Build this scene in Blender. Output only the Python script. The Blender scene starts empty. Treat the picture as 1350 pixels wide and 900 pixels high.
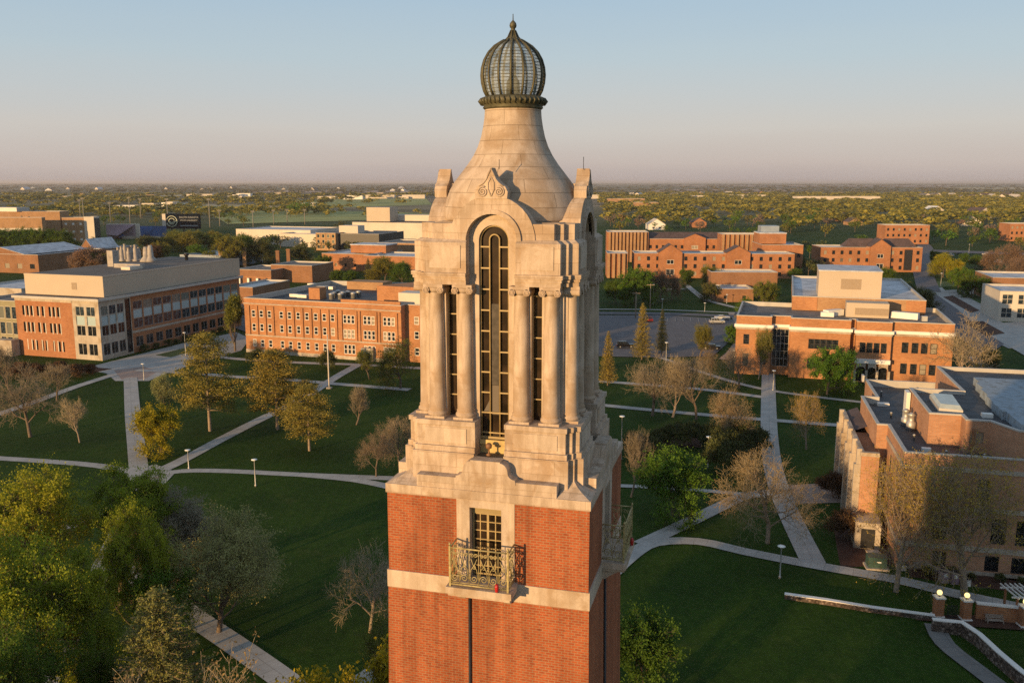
import bpy, math, random
import numpy as np
from mathutils import Vector, Matrix
R = math.radians
rng = np.random.default_rng(7)
random.seed(7)
scene = bpy.context.scene
COL = scene.collection

# ------------------------------------------------------------------ camera
F, CH = 1180.0, 44.8                      # focal length in photo pixels, camera height
PITCH = math.atan(210 / F)
PC, PS = math.cos(PITCH), math.sin(PITCH)
cam = bpy.data.objects.new('camera', bpy.data.cameras.new('camera'))
COL.objects.link(cam)
cam.location = (0, 0, CH)
cam.rotation_euler = (R(90) - PITCH, 0, 0)
cam.data.sensor_width = 36
cam.data.lens = 36 * F / 1350
cam.data.clip_start = 0.5
cam.data.clip_end = 60000
scene.camera = cam

# ------------------------------------------------------------------ light
SUN_EL, SUN_TR = 6.5, 40.0                # elevation; travel direction, degrees from +Y towards +X
world = bpy.data.worlds.new('World')
scene.world = world
world.use_nodes = True
wn, wl = world.node_tree.nodes, world.node_tree.links
bg = wn['Background']
sky = wn.new('ShaderNodeTexSky')
sky.sky_type = 'NISHITA'
sky.sun_disc = False
sky.sun_elevation = R(SUN_EL)
sky.sun_rotation = R(SUN_TR + 180)
sky.altitude = 100
sky.air_density = 1.0
sky.dust_density = 2.2
sky.ozone_density = 1.6
# the evening sky away from the sun: Nishita gives the light, an elevation ramp brings in the pale blue over mauve-pink
_tc = wn.new('ShaderNodeTexCoord'); _sx = wn.new('ShaderNodeSeparateXYZ'); wl.new(_tc.outputs['Generated'], _sx.inputs[0])
_rp = wn.new('ShaderNodeValToRGB'); _nz = wn.new('ShaderNodeTexNoise'); _nz.inputs['Scale'].default_value = 3.0; _nz.inputs['Detail'].default_value = 4
_mp = wn.new('ShaderNodeMapping'); _mp.inputs['Scale'].default_value = (1, 1, 9); wl.new(_tc.outputs['Generated'], _mp.inputs[0]); wl.new(_mp.outputs[0], _nz.inputs['Vector'])
_ma = wn.new('ShaderNodeMath'); _ma.operation = 'MULTIPLY_ADD'; wl.new(_nz.outputs['Fac'], _ma.inputs[0]); _ma.inputs[1].default_value = .022; wl.new(_sx.outputs['Z'], _ma.inputs[2])
_mb = wn.new('ShaderNodeMath'); _mb.operation = 'SUBTRACT'; wl.new(_ma.outputs[0], _mb.inputs[0]); _mb.inputs[1].default_value = .011; wl.new(_mb.outputs[0], _rp.inputs[0])
SKYR = [(0.0, (.41, .345, .33)), (.02, (.495, .425, .39)), (.055, (.525, .495, .465)), (.09, (.475, .50, .51)), (.13, (.42, .50, .545)), (.185, (.355, .465, .56)), (.4, (.27, .36, .46)), (1.0, (.22, .28, .36))]
while len(_rp.color_ramp.elements) < len(SKYR): _rp.color_ramp.elements.new(.5)
for _e, (_p, _c) in zip(_rp.color_ramp.elements, SKYR): _e.position = _p; _e.color = (*_c, 1)
_sc = wn.new('ShaderNodeVectorMath'); _sc.operation = 'SCALE'; wl.new(_rp.outputs[0], _sc.inputs[0]); _sc.inputs['Scale'].default_value = 8.3
_mx = wn.new('ShaderNodeMix'); _mx.data_type = 'RGBA'; _mx.inputs[0].default_value = .9
wl.new(sky.outputs[0], _mx.inputs[6]); wl.new(_sc.outputs[0], _mx.inputs[7]); wl.new(_mx.outputs[2], bg.inputs[0])
bg.inputs[1].default_value = 0.118
sun = bpy.data.objects.new('sun', bpy.data.lights.new('sun', 'SUN'))
COL.objects.link(sun)
sun.data.energy = 5.0
sun.data.angle = R(0.6)
sun.data.color = (1.0, 0.62, 0.265)
_d = Vector((math.sin(R(SUN_TR)) * math.cos(R(SUN_EL)), math.cos(R(SUN_TR)) * math.cos(R(SUN_EL)), -math.sin(R(SUN_EL))))
sun.rotation_euler = _d.to_track_quat('-Z', 'Y').to_euler()
scene.view_settings.view_transform = 'Standard'
scene.view_settings.look = 'None'
scene.view_settings.gamma = 1.0
scene.view_settings.exposure = 0.32
scene.cycles.max_bounces = 5
scene.cycles.diffuse_bounces = 2
scene.cycles.glossy_bounces = 2
scene.cycles.transmission_bounces = 4
scene.cycles.transparent_max_bounces = 6
scene.cycles.volume_bounces = 0
scene.cycles.sample_clamp_indirect = 2.0
scene.cycles.use_denoising = False

# ------------------------------------------------------------------ helpers
def G(px, py, z=0.0):
    """photo pixel -> point on the level z"""
    a, b = (px - 675) / F, (450 - py) / F
    t = (z - CH) / (-PS + b * PC)
    return Vector((a * t, (PC + b * PS) * t, z))
def ZT(Y, py):
    b = (450 - py) / F
    return CH + Y * (-PS + b * PC) / (PC + b * PS)
def XT(px, Y, z=0.0):
    return (px - 675) / F * (Y * PC - (z - CH) * PS)

def tag(o, label=None, cat=None, group=None, kind=None):
    if label: o['label'] = label
    if cat: o['category'] = cat
    if group: o['group'] = group
    if kind: o['kind'] = kind
    return o
def wpos(o):
    p = Vector((0, 0, 0))
    while o is not None:
        p = p + o.location
        o = o.parent
    return p
def empty(name, loc, label, cat, group=None, rz=0.0, sc=None):
    o = bpy.data.objects.new(name, None)
    COL.objects.link(o)
    o.empty_display_size = 0.5
    o.location = loc
    o.rotation_euler = (0, 0, rz)
    if sc: o.scale = sc if hasattr(sc, '__len__') else (sc, sc, sc)
    return tag(o, label, cat, group)
def link(name, me, parent=None, mat=None):
    o = bpy.data.objects.new(name, me)
    COL.objects.link(o)
    o.parent = parent
    if mat is not None:
        if len(me.materials) == 0: me.materials.append(mat)
        elif me.materials[0] is not mat:
            o.material_slots[0].link = 'OBJECT'
            o.material_slots[0].material = mat
    return o

def np_mesh(name, V, Fc, uv=None, smooth=False):
    """V (n,3); Fc (m,k) with one k"""
    V = np.asarray(V, dtype=np.float32); Fc = np.asarray(Fc, dtype=np.int32)
    me = bpy.data.meshes.new(name)
    n, (m, k) = len(V), Fc.shape
    me.vertices.add(n); me.loops.add(m * k); me.polygons.add(m)
    me.vertices.foreach_set('co', V.ravel())
    me.loops.foreach_set('vertex_index', Fc.ravel())
    me.polygons.foreach_set('loop_start', np.arange(0, m * k, k, dtype=np.int32))
    me.polygons.foreach_set('loop_total', np.full(m, k, dtype=np.int32))
    if uv is not None:
        l = me.uv_layers.new(name='UVMap')
        l.data.foreach_set('uv', np.asarray(uv, dtype=np.float32).ravel())
    me.update(calc_edges=True)
    me.validate()
    if smooth: me.polygons.foreach_set('use_smooth', np.ones(m, dtype=bool))
    return me

class MB:
    """collects faces, builds one mesh with metre-scaled box UVs"""
    def __init__(s):
        s.v, s.f, s.uv, s.sm = [], [], {}, set()
    def quad(s, *p):
        i = len(s.v); s.v += [tuple(q) for q in p]; s.f.append(tuple(range(i, i + len(p))))
    def prism(s, poly, z0, z1, taper=None, bottom=False, top=True):
        n = len(poly); i = len(s.v)
        up = taper if taper is not None else poly
        s.v += [(x, y, z0) for x, y in poly] + [(x, y, z1) for x, y in up]
        for a in range(n):
            b = (a + 1) % n
            s.f.append((i + a, i + b, i + n + b, i + n + a))
        if top: s.f.append(tuple(i + n + a for a in range(n)))
        if bottom: s.f.append(tuple(i + a for a in reversed(range(n))))
    def box(s, x0, x1, y0, y1, z0, z1):
        s.prism([(x0, y0), (x1, y0), (x1, y1), (x0, y1)], z0, z1, bottom=True)
    def obox(s, c, u, L, W, z0, z1):
        """box centred c, along unit 2-vector u, length L width W"""
        n = (-u[1], u[0])
        p = [(c[0] + a * u[0] * L / 2 + b * n[0] * W / 2, c[1] + a * u[1] * L / 2 + b * n[1] * W / 2) for a, b in ((-1, -1), (1, -1), (1, 1), (-1, 1))]
        s.prism(p, z0, z1, bottom=True)
    def vprism(s, outline, y0, y1):
        """outline in (x,z), extruded from y0 (front) to y1"""
        n = len(outline); i = len(s.v)
        s.v += [(x, y0, z) for x, z in outline] + [(x, y1, z) for x, z in outline]
        s.f.append(tuple(i + a for a in range(n)))
        s.f.append(tuple(i + n + a for a in reversed(range(n))))
        for a in range(n):
            b = (a + 1) % n
            s.f.append((i + b, i + a, i + n + a, i + n + b))
    def lathe(s, prof, cx=0, cy=0, n=24, smooth=True, ruv=None, cap=True):
        i = len(s.v); m = len(prof)
        arc = 0; arcs = [0]
        for k in range(1, m):
            arc += math.dist(prof[k], prof[k - 1]); arcs.append(arc)
        for r, z in prof:
            for a in range(n):
                t = 2 * math.pi * a / n
                s.v.append((cx + r * math.cos(t), cy + r * math.sin(t), z))
        for k in range(m - 1):
            for a in range(n):
                b = (a + 1) % n
                fi = len(s.f)
                s.f.append((i + k * n + a, i + k * n + b, i + (k + 1) * n + b, i + (k + 1) * n + a))
                if smooth: s.sm.add(fi)
                if ruv:
                    c = 2 * math.pi * ruv / n
                    s.uv[fi] = [(a * c, arcs[k]), ((a + 1) * c, arcs[k]), ((a + 1) * c, arcs[k + 1]), (a * c, arcs[k + 1])]
        if cap:
            s.f.append(tuple(i + (m - 1) * n + a for a in range(n)))
            s.f.append(tuple(i + a for a in reversed(range(n))))
    def tube(s, pts, r, n=5, closed=False):
        pts = [Vector(p) for p in pts]; i = len(s.v); m = len(pts)
        for k, p in enumerate(pts):
            d = (pts[min(k + 1, m - 1)] - pts[max(k - 1, 0)]).normalized()
            a = d.orthogonal().normalized() if k == 0 else (pa - d * pa.dot(d)).normalized()
            pa = a; b = d.cross(a)
            rr = r[k] if hasattr(r, '__len__') else r
            for q in range(n):
                t = 2 * math.pi * q / n
                s.v.append(tuple(p + a * (rr * math.cos(t)) + b * (rr * math.sin(t))))
        for k in range(m - 1):
            for q in range(n):
                w = (q + 1) % n
                s.sm.add(len(s.f))
                s.f.append((i + k * n + q, i + k * n + w, i + (k + 1) * n + w, i + (k + 1) * n + q))
        s.f.append(tuple(i + q for q in reversed(range(n))))
        s.f.append(tuple(i + (m - 1) * n + q for q in range(n)))
    def rot(s, a):
        """append copies is left to callers; rotate all vertices about z"""
        c, q = math.cos(a), math.sin(a)
        s.v = [(x * c - y * q, x * q + y * c, z) for x, y, z in s.v]
        return s
    def mesh(s, name, off=(0, 0, 0)):
        me = bpy.data.meshes.new(name)
        me.from_pydata([(x - off[0], y - off[1], z - off[2]) for x, y, z in s.v], [], s.f)
        l = me.uv_layers.new(name='UVMap')
        data = []
        for fi, f in enumerate(s.f):
            if fi in s.uv:
                data += s.uv[fi]; continue
            p = [Vector(s.v[i]) for i in f[:]]
            nn = Vector((0, 0, 0))
            for a in range(len(p)):
                q, w = p[a], p[(a + 1) % len(p)]
                nn += Vector(((q.y - w.y) * (q.z + w.z), (q.z - w.z) * (q.x + w.x), (q.x - w.x) * (q.y + w.y)))
            if nn.length < 1e-9: nn = Vector((0, 0, 1))
            nn.normalize()
            if abs(nn.z) > 0.8: data += [(q.x, q.y) for q in p]
            else:
                t = Vector((-nn.y, nn.x, 0)).normalized()
                data += [(q.dot(t), q.z) for q in p]
        l.data.foreach_set('uv', [c for q in data for c in q])
        for fi in s.sm: me.polygons[fi].use_smooth = True
        return me
    def build(s, name, mat, parent=None, local=False):
        off = (0, 0, 0) if (parent is None or local) else wpos(parent)
        return link(name, s.mesh(name, off), parent, mat)

# ------------------------------------------------------------------ materials
class NT:
    def __init__(s, name):
        s.m = bpy.data.materials.new(name); s.m.use_nodes = True
        s.n, s.l = s.m.node_tree.nodes, s.m.node_tree.links
        s.b = s.n['Principled BSDF']
    def node(s, t, **kw):
        q = s.n.new(t)
        for k, v in kw.items():
            if k.startswith('_'): setattr(q, k[1:], v)
        for k, v in kw.items():
            if not k.startswith('_'): q.inputs[k.replace('__', ' ')].default_value = v
        return q
    def coord(s, out='Object'): return s.n.new('ShaderNodeTexCoord').outputs[out]
    def noise(s, vec, scale, detail=4, rough=0.55, dist=0.0):
        q = s.node('ShaderNodeTexNoise', Scale=scale, Detail=detail, Roughness=rough, Distortion=dist)
        s.l.new(vec, q.inputs['Vector']); return q.outputs['Fac']
    def ramp(s, fac, stops):
        q = s.n.new('ShaderNodeValToRGB'); e = q.color_ramp.elements
        while len(e) < len(stops): e.new(0.5)
        for k, (p, c) in enumerate(stops):
            e[k].position = p; e[k].color = (*c, 1) if len(c) == 3 else c
        s.l.new(fac, q.inputs[0]); return q.outputs[0]
    def mix(s, fac, a, b, mode='MIX'):
        q = s.n.new('ShaderNodeMix'); q.data_type = 'RGBA'; q.blend_type = mode
        for inp, v in ((q.inputs[0], fac), (q.inputs[6], a), (q.inputs[7], b)):
            if hasattr(v, 'links'): s.l.new(v, inp)
            else: inp.default_value = v if not isinstance(v, tuple) else (*v, 1)[:4]
        return q.outputs[2]
    def scaled(s, vec, sc):
        q = s.n.new('ShaderNodeMapping'); q.inputs['Scale'].default_value = sc
        s.l.new(vec, q.inputs[0]); return q.outputs[0]
    def bump(s, h, strength=0.3, dist=0.02):
        q = s.node('ShaderNodeBump', Strength=strength, Distance=dist)
        s.l.new(h, q.inputs['Height']); s.l.new(q.outputs[0], s.b.inputs['Normal'])
    def out(s, col=None, rough=0.8, metal=0.0, spec=None):
        if col is not None:
            if hasattr(col, 'links'): s.l.new(col, s.b.inputs['Base Color'])
            else: s.b.inputs['Base Color'].default_value = (*col, 1)
        s.b.inputs['Roughness'].default_value = rough
        s.b.inputs['Metallic'].default_value = metal
        if spec is not None: s.b.inputs['Specular IOR Level'].default_value = spec
        return s.m

def m_plain(name, c, rough=0.7, metal=0.0, var=0.15, scale=0.8, spec=None):
    t = NT(name); f = t.noise(t.coord(), scale)
    lo, hi = tuple(x * (1 - var) for x in c), tuple(min(1, x * (1 + var)) for x in c)
    return t.out(t.ramp(f, [(0.3, lo), (0.7, hi)]), rough, metal, spec)
def m_stone(name, c, bw=1.1, bh=0.45, stain=0.55, joint=0.62, sc=0.9):
    t = NT(name); uv = t.coord('UV'); ob = t.coord()
    br = t.node('ShaderNodeTexBrick', Color1=(1, 1, 1, 1), Color2=(.86, .87, .88, 1), Mortar=(joint, joint * .97, joint * .92, 1), Scale=1.0)
    br.inputs['Mortar Size'].default_value = 0.012
    br.inputs['Mortar Smooth'].default_value = 0.3
    br.inputs['Brick Width'].default_value = bw
    br.inputs['Row Height'].default_value = bh
    t.l.new(uv, br.inputs['Vector'])
    n1 = t.noise(ob, sc, 6, 0.62, 0.6)
    base = t.ramp(n1, [(0.36, tuple(x * k for x, k in zip(c, (.74, .66, .56)))), (0.50, c), (0.68, tuple(min(1, x * 1.12) for x in c))])
    n2 = t.noise(t.scaled(ob, (3, 3, 0.5)), 1.4, 5, 0.6)
    base = t.mix(t.ramp(n2, [(0.40, (min(1, stain * 1.2),) * 3), (0.58, (0, 0, 0))]), base, tuple(x * k for x, k in zip(c, (.66, .62, .56))))
    n3 = t.noise(ob, 28, 4, 0.7)
    base = t.mix(0.5, base, t.ramp(n3, [(0.3, (.82, .82, .82)), (0.7, (1.1, 1.1, 1.1))]), 'MULTIPLY')
    col = t.mix(1.0, base, br.outputs[0], 'MULTIPLY')
    t.bump(n3, 0.35, 0.02)
    return t.out(col, 0.85, spec=0.25)
def m_brick(name, c1, c2, mortar, bw=0.21, bh=0.075, ms=0.010, var=0.25, far=False):
    t = NT(name); uv = t.coord('UV'); ob = t.coord()
    if far: bw, bh, ms = 0.6, 0.22, 0.02
    br = t.node('ShaderNodeTexBrick', Color1=(*c1, 1), Color2=(*c2, 1), Mortar=(*mortar, 1), Scale=1.0)
    br.inputs['Mortar Size'].default_value = ms
    br.inputs['Mortar Smooth'].default_value = 0.2
    br.inputs['Bias'].default_value = -0.15
    br.inputs['Brick Width'].default_value = bw
    br.inputs['Row Height'].default_value = bh
    t.l.new(uv, br.inputs['Vector'])
    n = t.noise(ob, 0.7 if not far else 0.15, 6, 0.65)
    col = t.mix(1.0, br.outputs[0], t.ramp(n, [(0.3, (1 - var,) * 3), (0.7, (1 + var * .5,) * 3)]), 'MULTIPLY')
    n2 = t.noise(t.scaled(uv, (1 / bw, 1 / bh, 1)), 1.0, 1)
    col = t.mix(t.ramp(n2, [(.66, (0, 0, 0)), (.72, (.5, .5, .5))]), col, tuple(x * .5 for x in c2))
    n4 = t.noise(t.scaled(uv, (0.8 / bw, .8 / bh, 1)), 0.9, 1)
    col = t.mix(t.ramp(n4, [(.66, (0, 0, 0)), (.72, (.35, .35, .35))]), col, tuple(min(1, x * 1.35) for x in c1))
    if not far:
        col = t.mix(1.0, col, t.ramp(t.noise(t.scaled(ob, (2.2, 2.2, .16)), 1.0, 6, .65), [(.36, (.70, .68, .68)), (.56, (1.03, 1.02, 1.0))]), 'MULTIPLY')
        q = t.node('ShaderNodeBump', Strength=0.6, Distance=0.01)
        q.invert = True
        t.l.new(br.outputs['Fac'], q.inputs['Height']); t.l.new(q.outputs[0], t.b.inputs['Normal'])
    return t.out(col, 0.88, spec=0.2)
def m_glass(name, c=(.02, .024, .03), blind=(.30, .26, .20), amount=0.25, rough=0.06):
    t = NT(name); oi = t.n.new('ShaderNodeObjectInfo')
    f = t.ramp(oi.outputs['Random'], [(1 - amount - .01, (0, 0, 0)), (1 - amount, (1, 1, 1))])
    n = t.noise(t.coord(), 1.3, 2)
    dark = t.ramp(n, [(.4, tuple(x * .6 for x in c)), (.65, tuple(x * 2.0 for x in c))])
    return t.out(t.mix(f, dark, blind), rough, spec=0.6)
def m_leaf(name, c, c2=None, hue=0.12, trans=0.35, sc=0.35):
    """leaf colour with two tones in patches through the crown and a little light passing through"""
    t = NT(name); c2 = c2 or tuple(x * .62 for x in c)
    ob = t.coord(); n = t.noise(ob, sc, 3, 0.6); oi = t.n.new('ShaderNodeObjectInfo')
    col = t.ramp(n, [(0.35, c2), (0.62, c)])
    n2 = t.noise(ob, 9.0, 2, .6)
    col = t.mix(1.0, col, t.ramp(n2, [(0.3, (.65, .65, .65)), (0.7, (1.3, 1.3, 1.2))]), 'MULTIPLY')
    col = t.mix(1.0, col, t.ramp(oi.outputs['Random'], [(0, (1 - hue, 1, 1)), (1, (1 + hue, 1, 1 - hue))]), 'MULTIPLY')
    t.out(col, 0.65, spec=0.2)
    tr = t.n.new('ShaderNodeBsdfTranslucent'); t.l.new(col, tr.inputs[0])
    mx = t.n.new('ShaderNodeMixShader'); mx.inputs[0].default_value = trans
    t.l.new(t.b.outputs[0], mx.inputs[1]); t.l.new(tr.outputs[0], mx.inputs[2])
    t.l.new(mx.outputs[0], t.n['Material Output'].inputs[0])
    return t.m

def m_ground():
    t = NT('ground'); ob = t.coord()
    near = t.ramp(t.noise(ob, 0.05, 6, .65), [(.3, (.016, .036, .005)), (.55, (.027, .056, .007)), (.75, (.042, .068, .010))])
    near = t.mix(t.ramp(t.noise(ob, .11, 7, .75, .8), [(.56, (0, 0, 0)), (.72, (.55, .55, .55))]), near, (.075, .085, .022))
    wv = t.n.new('ShaderNodeTexWave'); wv.inputs['Scale'].default_value = .22; wv.inputs['Distortion'].default_value = 6; wv.inputs['Detail'].default_value = 3
    t.l.new(ob, wv.inputs['Vector']); near = t.mix(1.0, near, t.ramp(wv.outputs['Fac'], [(.3, (.965, .965, .965)), (.7, (1.03, 1.03, 1.02))]), 'MULTIPLY')
    near = t.mix(1.0, near, t.ramp(t.noise(ob, 3.5, 5, .8), [(.3, (.55, .6, .55)), (.7, (1.5, 1.45, 1.4))]), 'MULTIPLY')
    near = t.mix(1.0, near, t.ramp(t.noise(ob, 0.9, 5, .7), [(.3, (.72, .74, .72)), (.7, (1.22, 1.2, 1.15))]), 'MULTIPLY')
    vo = t.n.new('ShaderNodeTexVoronoi'); vo.inputs['Scale'].default_value = 0.0016; vo.distance = 'CHEBYCHEV'
    vo.inputs['Randomness'].default_value = .7
    t.l.new(ob, vo.inputs['Vector'])
    sep = t.n.new('ShaderNodeSeparateColor'); t.l.new(vo.outputs['Color'], sep.inputs[0])
    far = t.ramp(sep.outputs[0], [(0.0, (.20, .19, .10)), (.3, (.30, .22, .165)), (.5, (.17, .20, .075)), (.7, (.36, .27, .20)), (1.0, (.15, .16, .08))])
    mp = t.ramp(t.noise(t.scaled(ob, (.0035, .011, 1)), 1.0, 6, .7), [(.44, (0, 0, 0)), (.56, (1, 1, 1))])
    far = t.mix(mp, far, (.13, .12, .075))
    ln = t.n.new('ShaderNodeVectorMath'); ln.operation = 'LENGTH'; t.l.new(ob, ln.inputs[0])
    mr = t.node('ShaderNodeMapRange'); mr.inputs[1].default_value = 900; mr.inputs[2].default_value = 1500
    t.l.new(ln.outputs['Value'], mr.inputs[0])
    col = t.mix(mr.outputs[0], near, far)
    t.bump(t.noise(ob, 6, 4, .7), .5, .05)
    return t.out(col, 0.95, spec=0.1)
def m_paving(name, c, var=.18, joints=True, jw=1.6):
    t = NT(name); ob = t.coord()
    col = t.ramp(t.noise(ob, 0.35, 6, .7), [(.3, tuple(x * (1 - var) for x in c)), (.7, tuple(x * (1 + var) for x in c))])
    col = t.mix(1.0, col, t.ramp(t.noise(ob, 7, 4, .7), [(.3, (.88,) * 3), (.7, (1.1,) * 3)]), 'MULTIPLY')
    if joints:
        br = t.node('ShaderNodeTexBrick', Color1=(1, 1, 1, 1), Color2=(.9, .91, .92, 1), Mortar=(.62, .61, .6, 1), Scale=1.0)
        br.offset = 0
        br.inputs['Mortar Size'].default_value = .03; br.inputs['Brick Width'].default_value = jw; br.inputs['Row Height'].default_value = jw
        t.l.new(t.coord('UV'), br.inputs['Vector'])
        col = t.mix(1.0, col, br.outputs[0], 'MULTIPLY')
    return t.out(col, 0.9, spec=0.2)

LIME = m_stone('limestone', (.54, .435, .345), joint=.74)
LIMEP = m_stone('smooth limestone', (.54, .435, .345), 50, 50, .55, 1.0)
DOME = m_stone('dome limestone', (.51, .415, .33), 1.5, .5, .35, .5)
DRESS = m_stone('dressed stone', (.55, .45, .36), 1.6, 5.0, .35, .85)
TBRICK = m_brick('tower brick', (.38, .098, .036), (.27, .062, .025), (.32, .185, .11), 0.215, 0.088, .014, var=.16)
BR1 = m_brick('orange brick', (.45, .21, .090), (.36, .15, .060), (.34, .22, .15), far=True)
BR2 = m_brick('red brick', (.41, .18, .078), (.33, .125, .052), (.3, .19, .14), far=True)
BR3 = m_brick('brown brick', (.28, .14, .07), (.22, .10, .05), (.25, .17, .12), far=True)
BR5 = m_brick('peach brick', (.48, .255, .150), (.39, .195, .110), (.36, .26, .19), far=True)
BR4 = m_brick('tan brick', (.40, .235, .115), (.33, .18, .085), (.34, .24, .17), far=True)
CAST = m_stone('cast stone', (.48, .42, .35), 2.4, 1.2, .25, .8, .3)
TAN = m_plain('tan metal panel', (.46, .38, .29), .7, 0, .05, .15)
TAND = m_plain('tan louvre', (.30, .23, .16), .7, 0, .08, 3)
ROOFD = m_plain('dark roof membrane', (.048, .050, .057), .7, 0, .55, .55)
ROOFG = m_plain('grey gravel roof', (.155, .14, .13), .9, 0, .4, .5)
ROOFW = m_plain('white roof membrane', (.46, .475, .51), .7, 0, .35, .35)
ROOFB = m_plain('blue grey metal roof', (.30, .36, .42), .45, .3, .12, .3)
SLATE = m_plain('brown shingle roof', (.09, .060, .055), .8, 0, .3, .4)
COPE = m_plain('coping', (.42, .40, .37), .6, 0, .1, .5)
WHITE = m_plain('white paint', (.74, .72, .68), .5, 0, .05, .6)
PALE = m_plain('pale siding', (.56, .50, .42), .7, 0, .1, .1)
GLASS = m_glass('window glass')
GLASSD = m_glass('dark glass', (.012, .014, .018), amount=0.0)
GLASSB = m_glass('glass', (.03, .045, .06), (.16, .17, .15), .3)
SPAN = m_plain('pale blue spandrel', (.36, .47, .50), .25, 0, .08, .2)
DKMET = m_plain('dark metal', (.035, .035, .038), .5, .4, .2, 3)
STEEL = m_plain('galvanised steel', (.42, .42, .41), .45, .5, .12, 1)
BRONZE = m_plain('weathered bronze', (.085, .080, .046), .6, .25, .4, 5)
GOLD = m_plain('yellow painted frame', (.34, .255, .12), .5, .1, .2, 4)
IRON = m_plain('weathered brass ironwork', (.36, .30, .14), .55, .2, .35, 8)
PATH = m_paving('concrete path', (.42, .40, .375))
PATHP = m_paving('pinkish paving', (.36, .27, .23))
ASPH = m_paving('asphalt', (.135, .13, .14), joints=False)
MULCH = m_paving('mulch', (.080, .040, .028), .35, False)
PAINT = m_plain('road paint', (.32, .31, .3), .8)
BARK = m_plain('bark', (.13, .098, .072), .95, 0, .3, 4)
BARKL = m_plain('pale bark', (.27, .21, .155), .95, 0, .3, 4)
def m_lantern_glass():
    t = NT('lantern glass'); f = t.noise(t.coord(), 2.2, 4, .7)
    col = t.ramp(f, [(.35, (.10, .12, .12)), (.6, (.42, .47, .46))])
    t.out(col, .12, 0, .6)
    tr = t.n.new('ShaderNodeBsdfTransparent'); mx = t.n.new('ShaderNodeMixShader')
    mx.inputs[0].default_value = .56
    t.l.new(t.b.outputs[0], mx.inputs[1]); t.l.new(tr.outputs[0], mx.inputs[2])
    t.l.new(mx.outputs[0], t.n['Material Output'].inputs[0])
    return t.m
LGLASS = m_lantern_glass()
def m_emit(name, c, s):
    t = NT(name); t.b.inputs['Emission Color'].default_value = (*c, 1); t.b.inputs['Emission Strength'].default_value = s
    return t.out(c, .4)

# ------------------------------------------------------------------ ground
gm = MB()
for i in range(-6, 6):
    for j in range(-2, 10):
        s = 5000
        gm.quad((i * s, j * s, 0), ((i + 1) * s, j * s, 0), ((i + 1) * s, (j + 1) * s, 0), (i * s, (j + 1) * s, 0))
g = gm.build('ground', m_ground()); tag(g, 'green lawns of the campus running out to far farmland', 'ground', kind='structure')

_lev = [0.006]
def strip(name, pts, w, mat, label, z=None, smooth=3):
    """paved strip through photo points; w metres"""
    if z is None:
        _lev[0] += 0.004; z = _lev[0]
    P = [G(x, y) for x, y in pts]
    Q = []
    for k in range(len(P) - 1):             # Catmull-Rom
        p0, p1, p2, p3 = P[max(k - 1, 0)], P[k], P[k + 1], P[min(k + 2, len(P) - 1)]
        for q in range(smooth):
            t = q / smooth
            Q.append(0.5 * ((2 * p1) + (p2 - p0) * t + (2 * p0 - 5 * p1 + 4 * p2 - p3) * t * t + (3 * p1 - p0 - 3 * p2 + p3) * t ** 3))
    Q.append(P[-1])
    m = MB(); L = 0
    for k in range(len(Q)):
        d = (Q[min(k + 1, len(Q) - 1)] - Q[max(k - 1, 0)]); d.z = 0; d.normalize()
        n = Vector((-d.y, d.x, 0)) * (w / 2)
        if k: L2 = L + (Q[k] - Q[k - 1]).length
        else: L2 = 0
        l, r = Q[k] + n, Q[k] - n
        l.z = r.z = z
        if k:
            fi = len(m.f); m.quad(pr, r, l, pl)
            m.uv[fi] = [(0, L), (w, L), (w, L2), (0, L2)]
            m.uv[fi] = [(0, L), (0, L2), (w, L2), (w, L)]
        pl, pr, L = l, r, L2
    o = m.build(name, mat); return tag(o, label, name.split('_')[-1], kind='structure')
def patch(name, pts, mat, label, z=None):
    if z is None:
        _lev[0] += 0.004; z = _lev[0]
    m = MB(); P = [G(x, y) for x, y in pts]
    m.quad(*[(p.x, p.y, z) for p in P])
    A = sum(P[i].x * P[(i + 1) % len(P)].y - P[(i + 1) % len(P)].x * P[i].y for i in range(len(P)))
    if A < 0: m.f[0] = tuple(reversed(m.f[0]))
    return tag(m.build(name, mat), label, name.replace('_', ' '), kind='structure')

# mulch and paving areas first (lowest), then paths
patch('planting_bed', [(1100, 668), (1175, 672), (1200, 745), (1350, 768), (1350, 755), (1195, 735), (1180, 700), (1150, 665)], MULCH, 'brown mulch bed along the foot of the stone building')
patch('planting_bed', [(1098, 690), (1190, 680), (1215, 742), (1108, 748)], MULCH, 'brown mulch bed round the green utility box')
patch('planting_bed', [(1195, 742), (1350, 768), (1350, 782), (1200, 760)], MULCH, 'mulch strip between the path and the stone building')
patch('planting_bed', [(880, 568), (925, 570), (925, 590), (860, 585)], MULCH, 'mulch bed under the dark evergreens')
patch('plaza', [(95, 484), (128, 481), (180, 468), (250, 450), (312, 438), (330, 446), (318, 462), (262, 478), (225, 490), (196, 502), (152, 502), (140, 492)], PATH, 'concrete plaza before the science building')
patch('plaza', [(150, 488), (190, 483), (208, 490), (190, 500), (160, 500)], PATHP, 'round pinkish paving at the plaza centre')
patch('planting_bed', [(88, 490), (120, 484), (148, 486), (120, 492)], MULCH, 'mulch bed at the plaza edge')
patch('lawn', [(205, 468), (250, 457), (258, 462), (225, 471)], m_plain('turf', (.028, .06, .012), .95, 0, .3, .5), 'small grass island in the plaza')
patch('plaza', [(165, 622), (205, 612), (232, 622), (210, 645), (180, 650)], PATH, 'concrete junction of the campus walks')
patch('plaza', [(183, 624), (216, 620), (212, 630), (184, 634)], PATHP, 'pinkish brick inlay in the walk junction')
patch('plaza', [(1025, 640), (1110, 636), (1130, 662), (1050, 664)], PATHP, 'pinkish paved forecourt')
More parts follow.
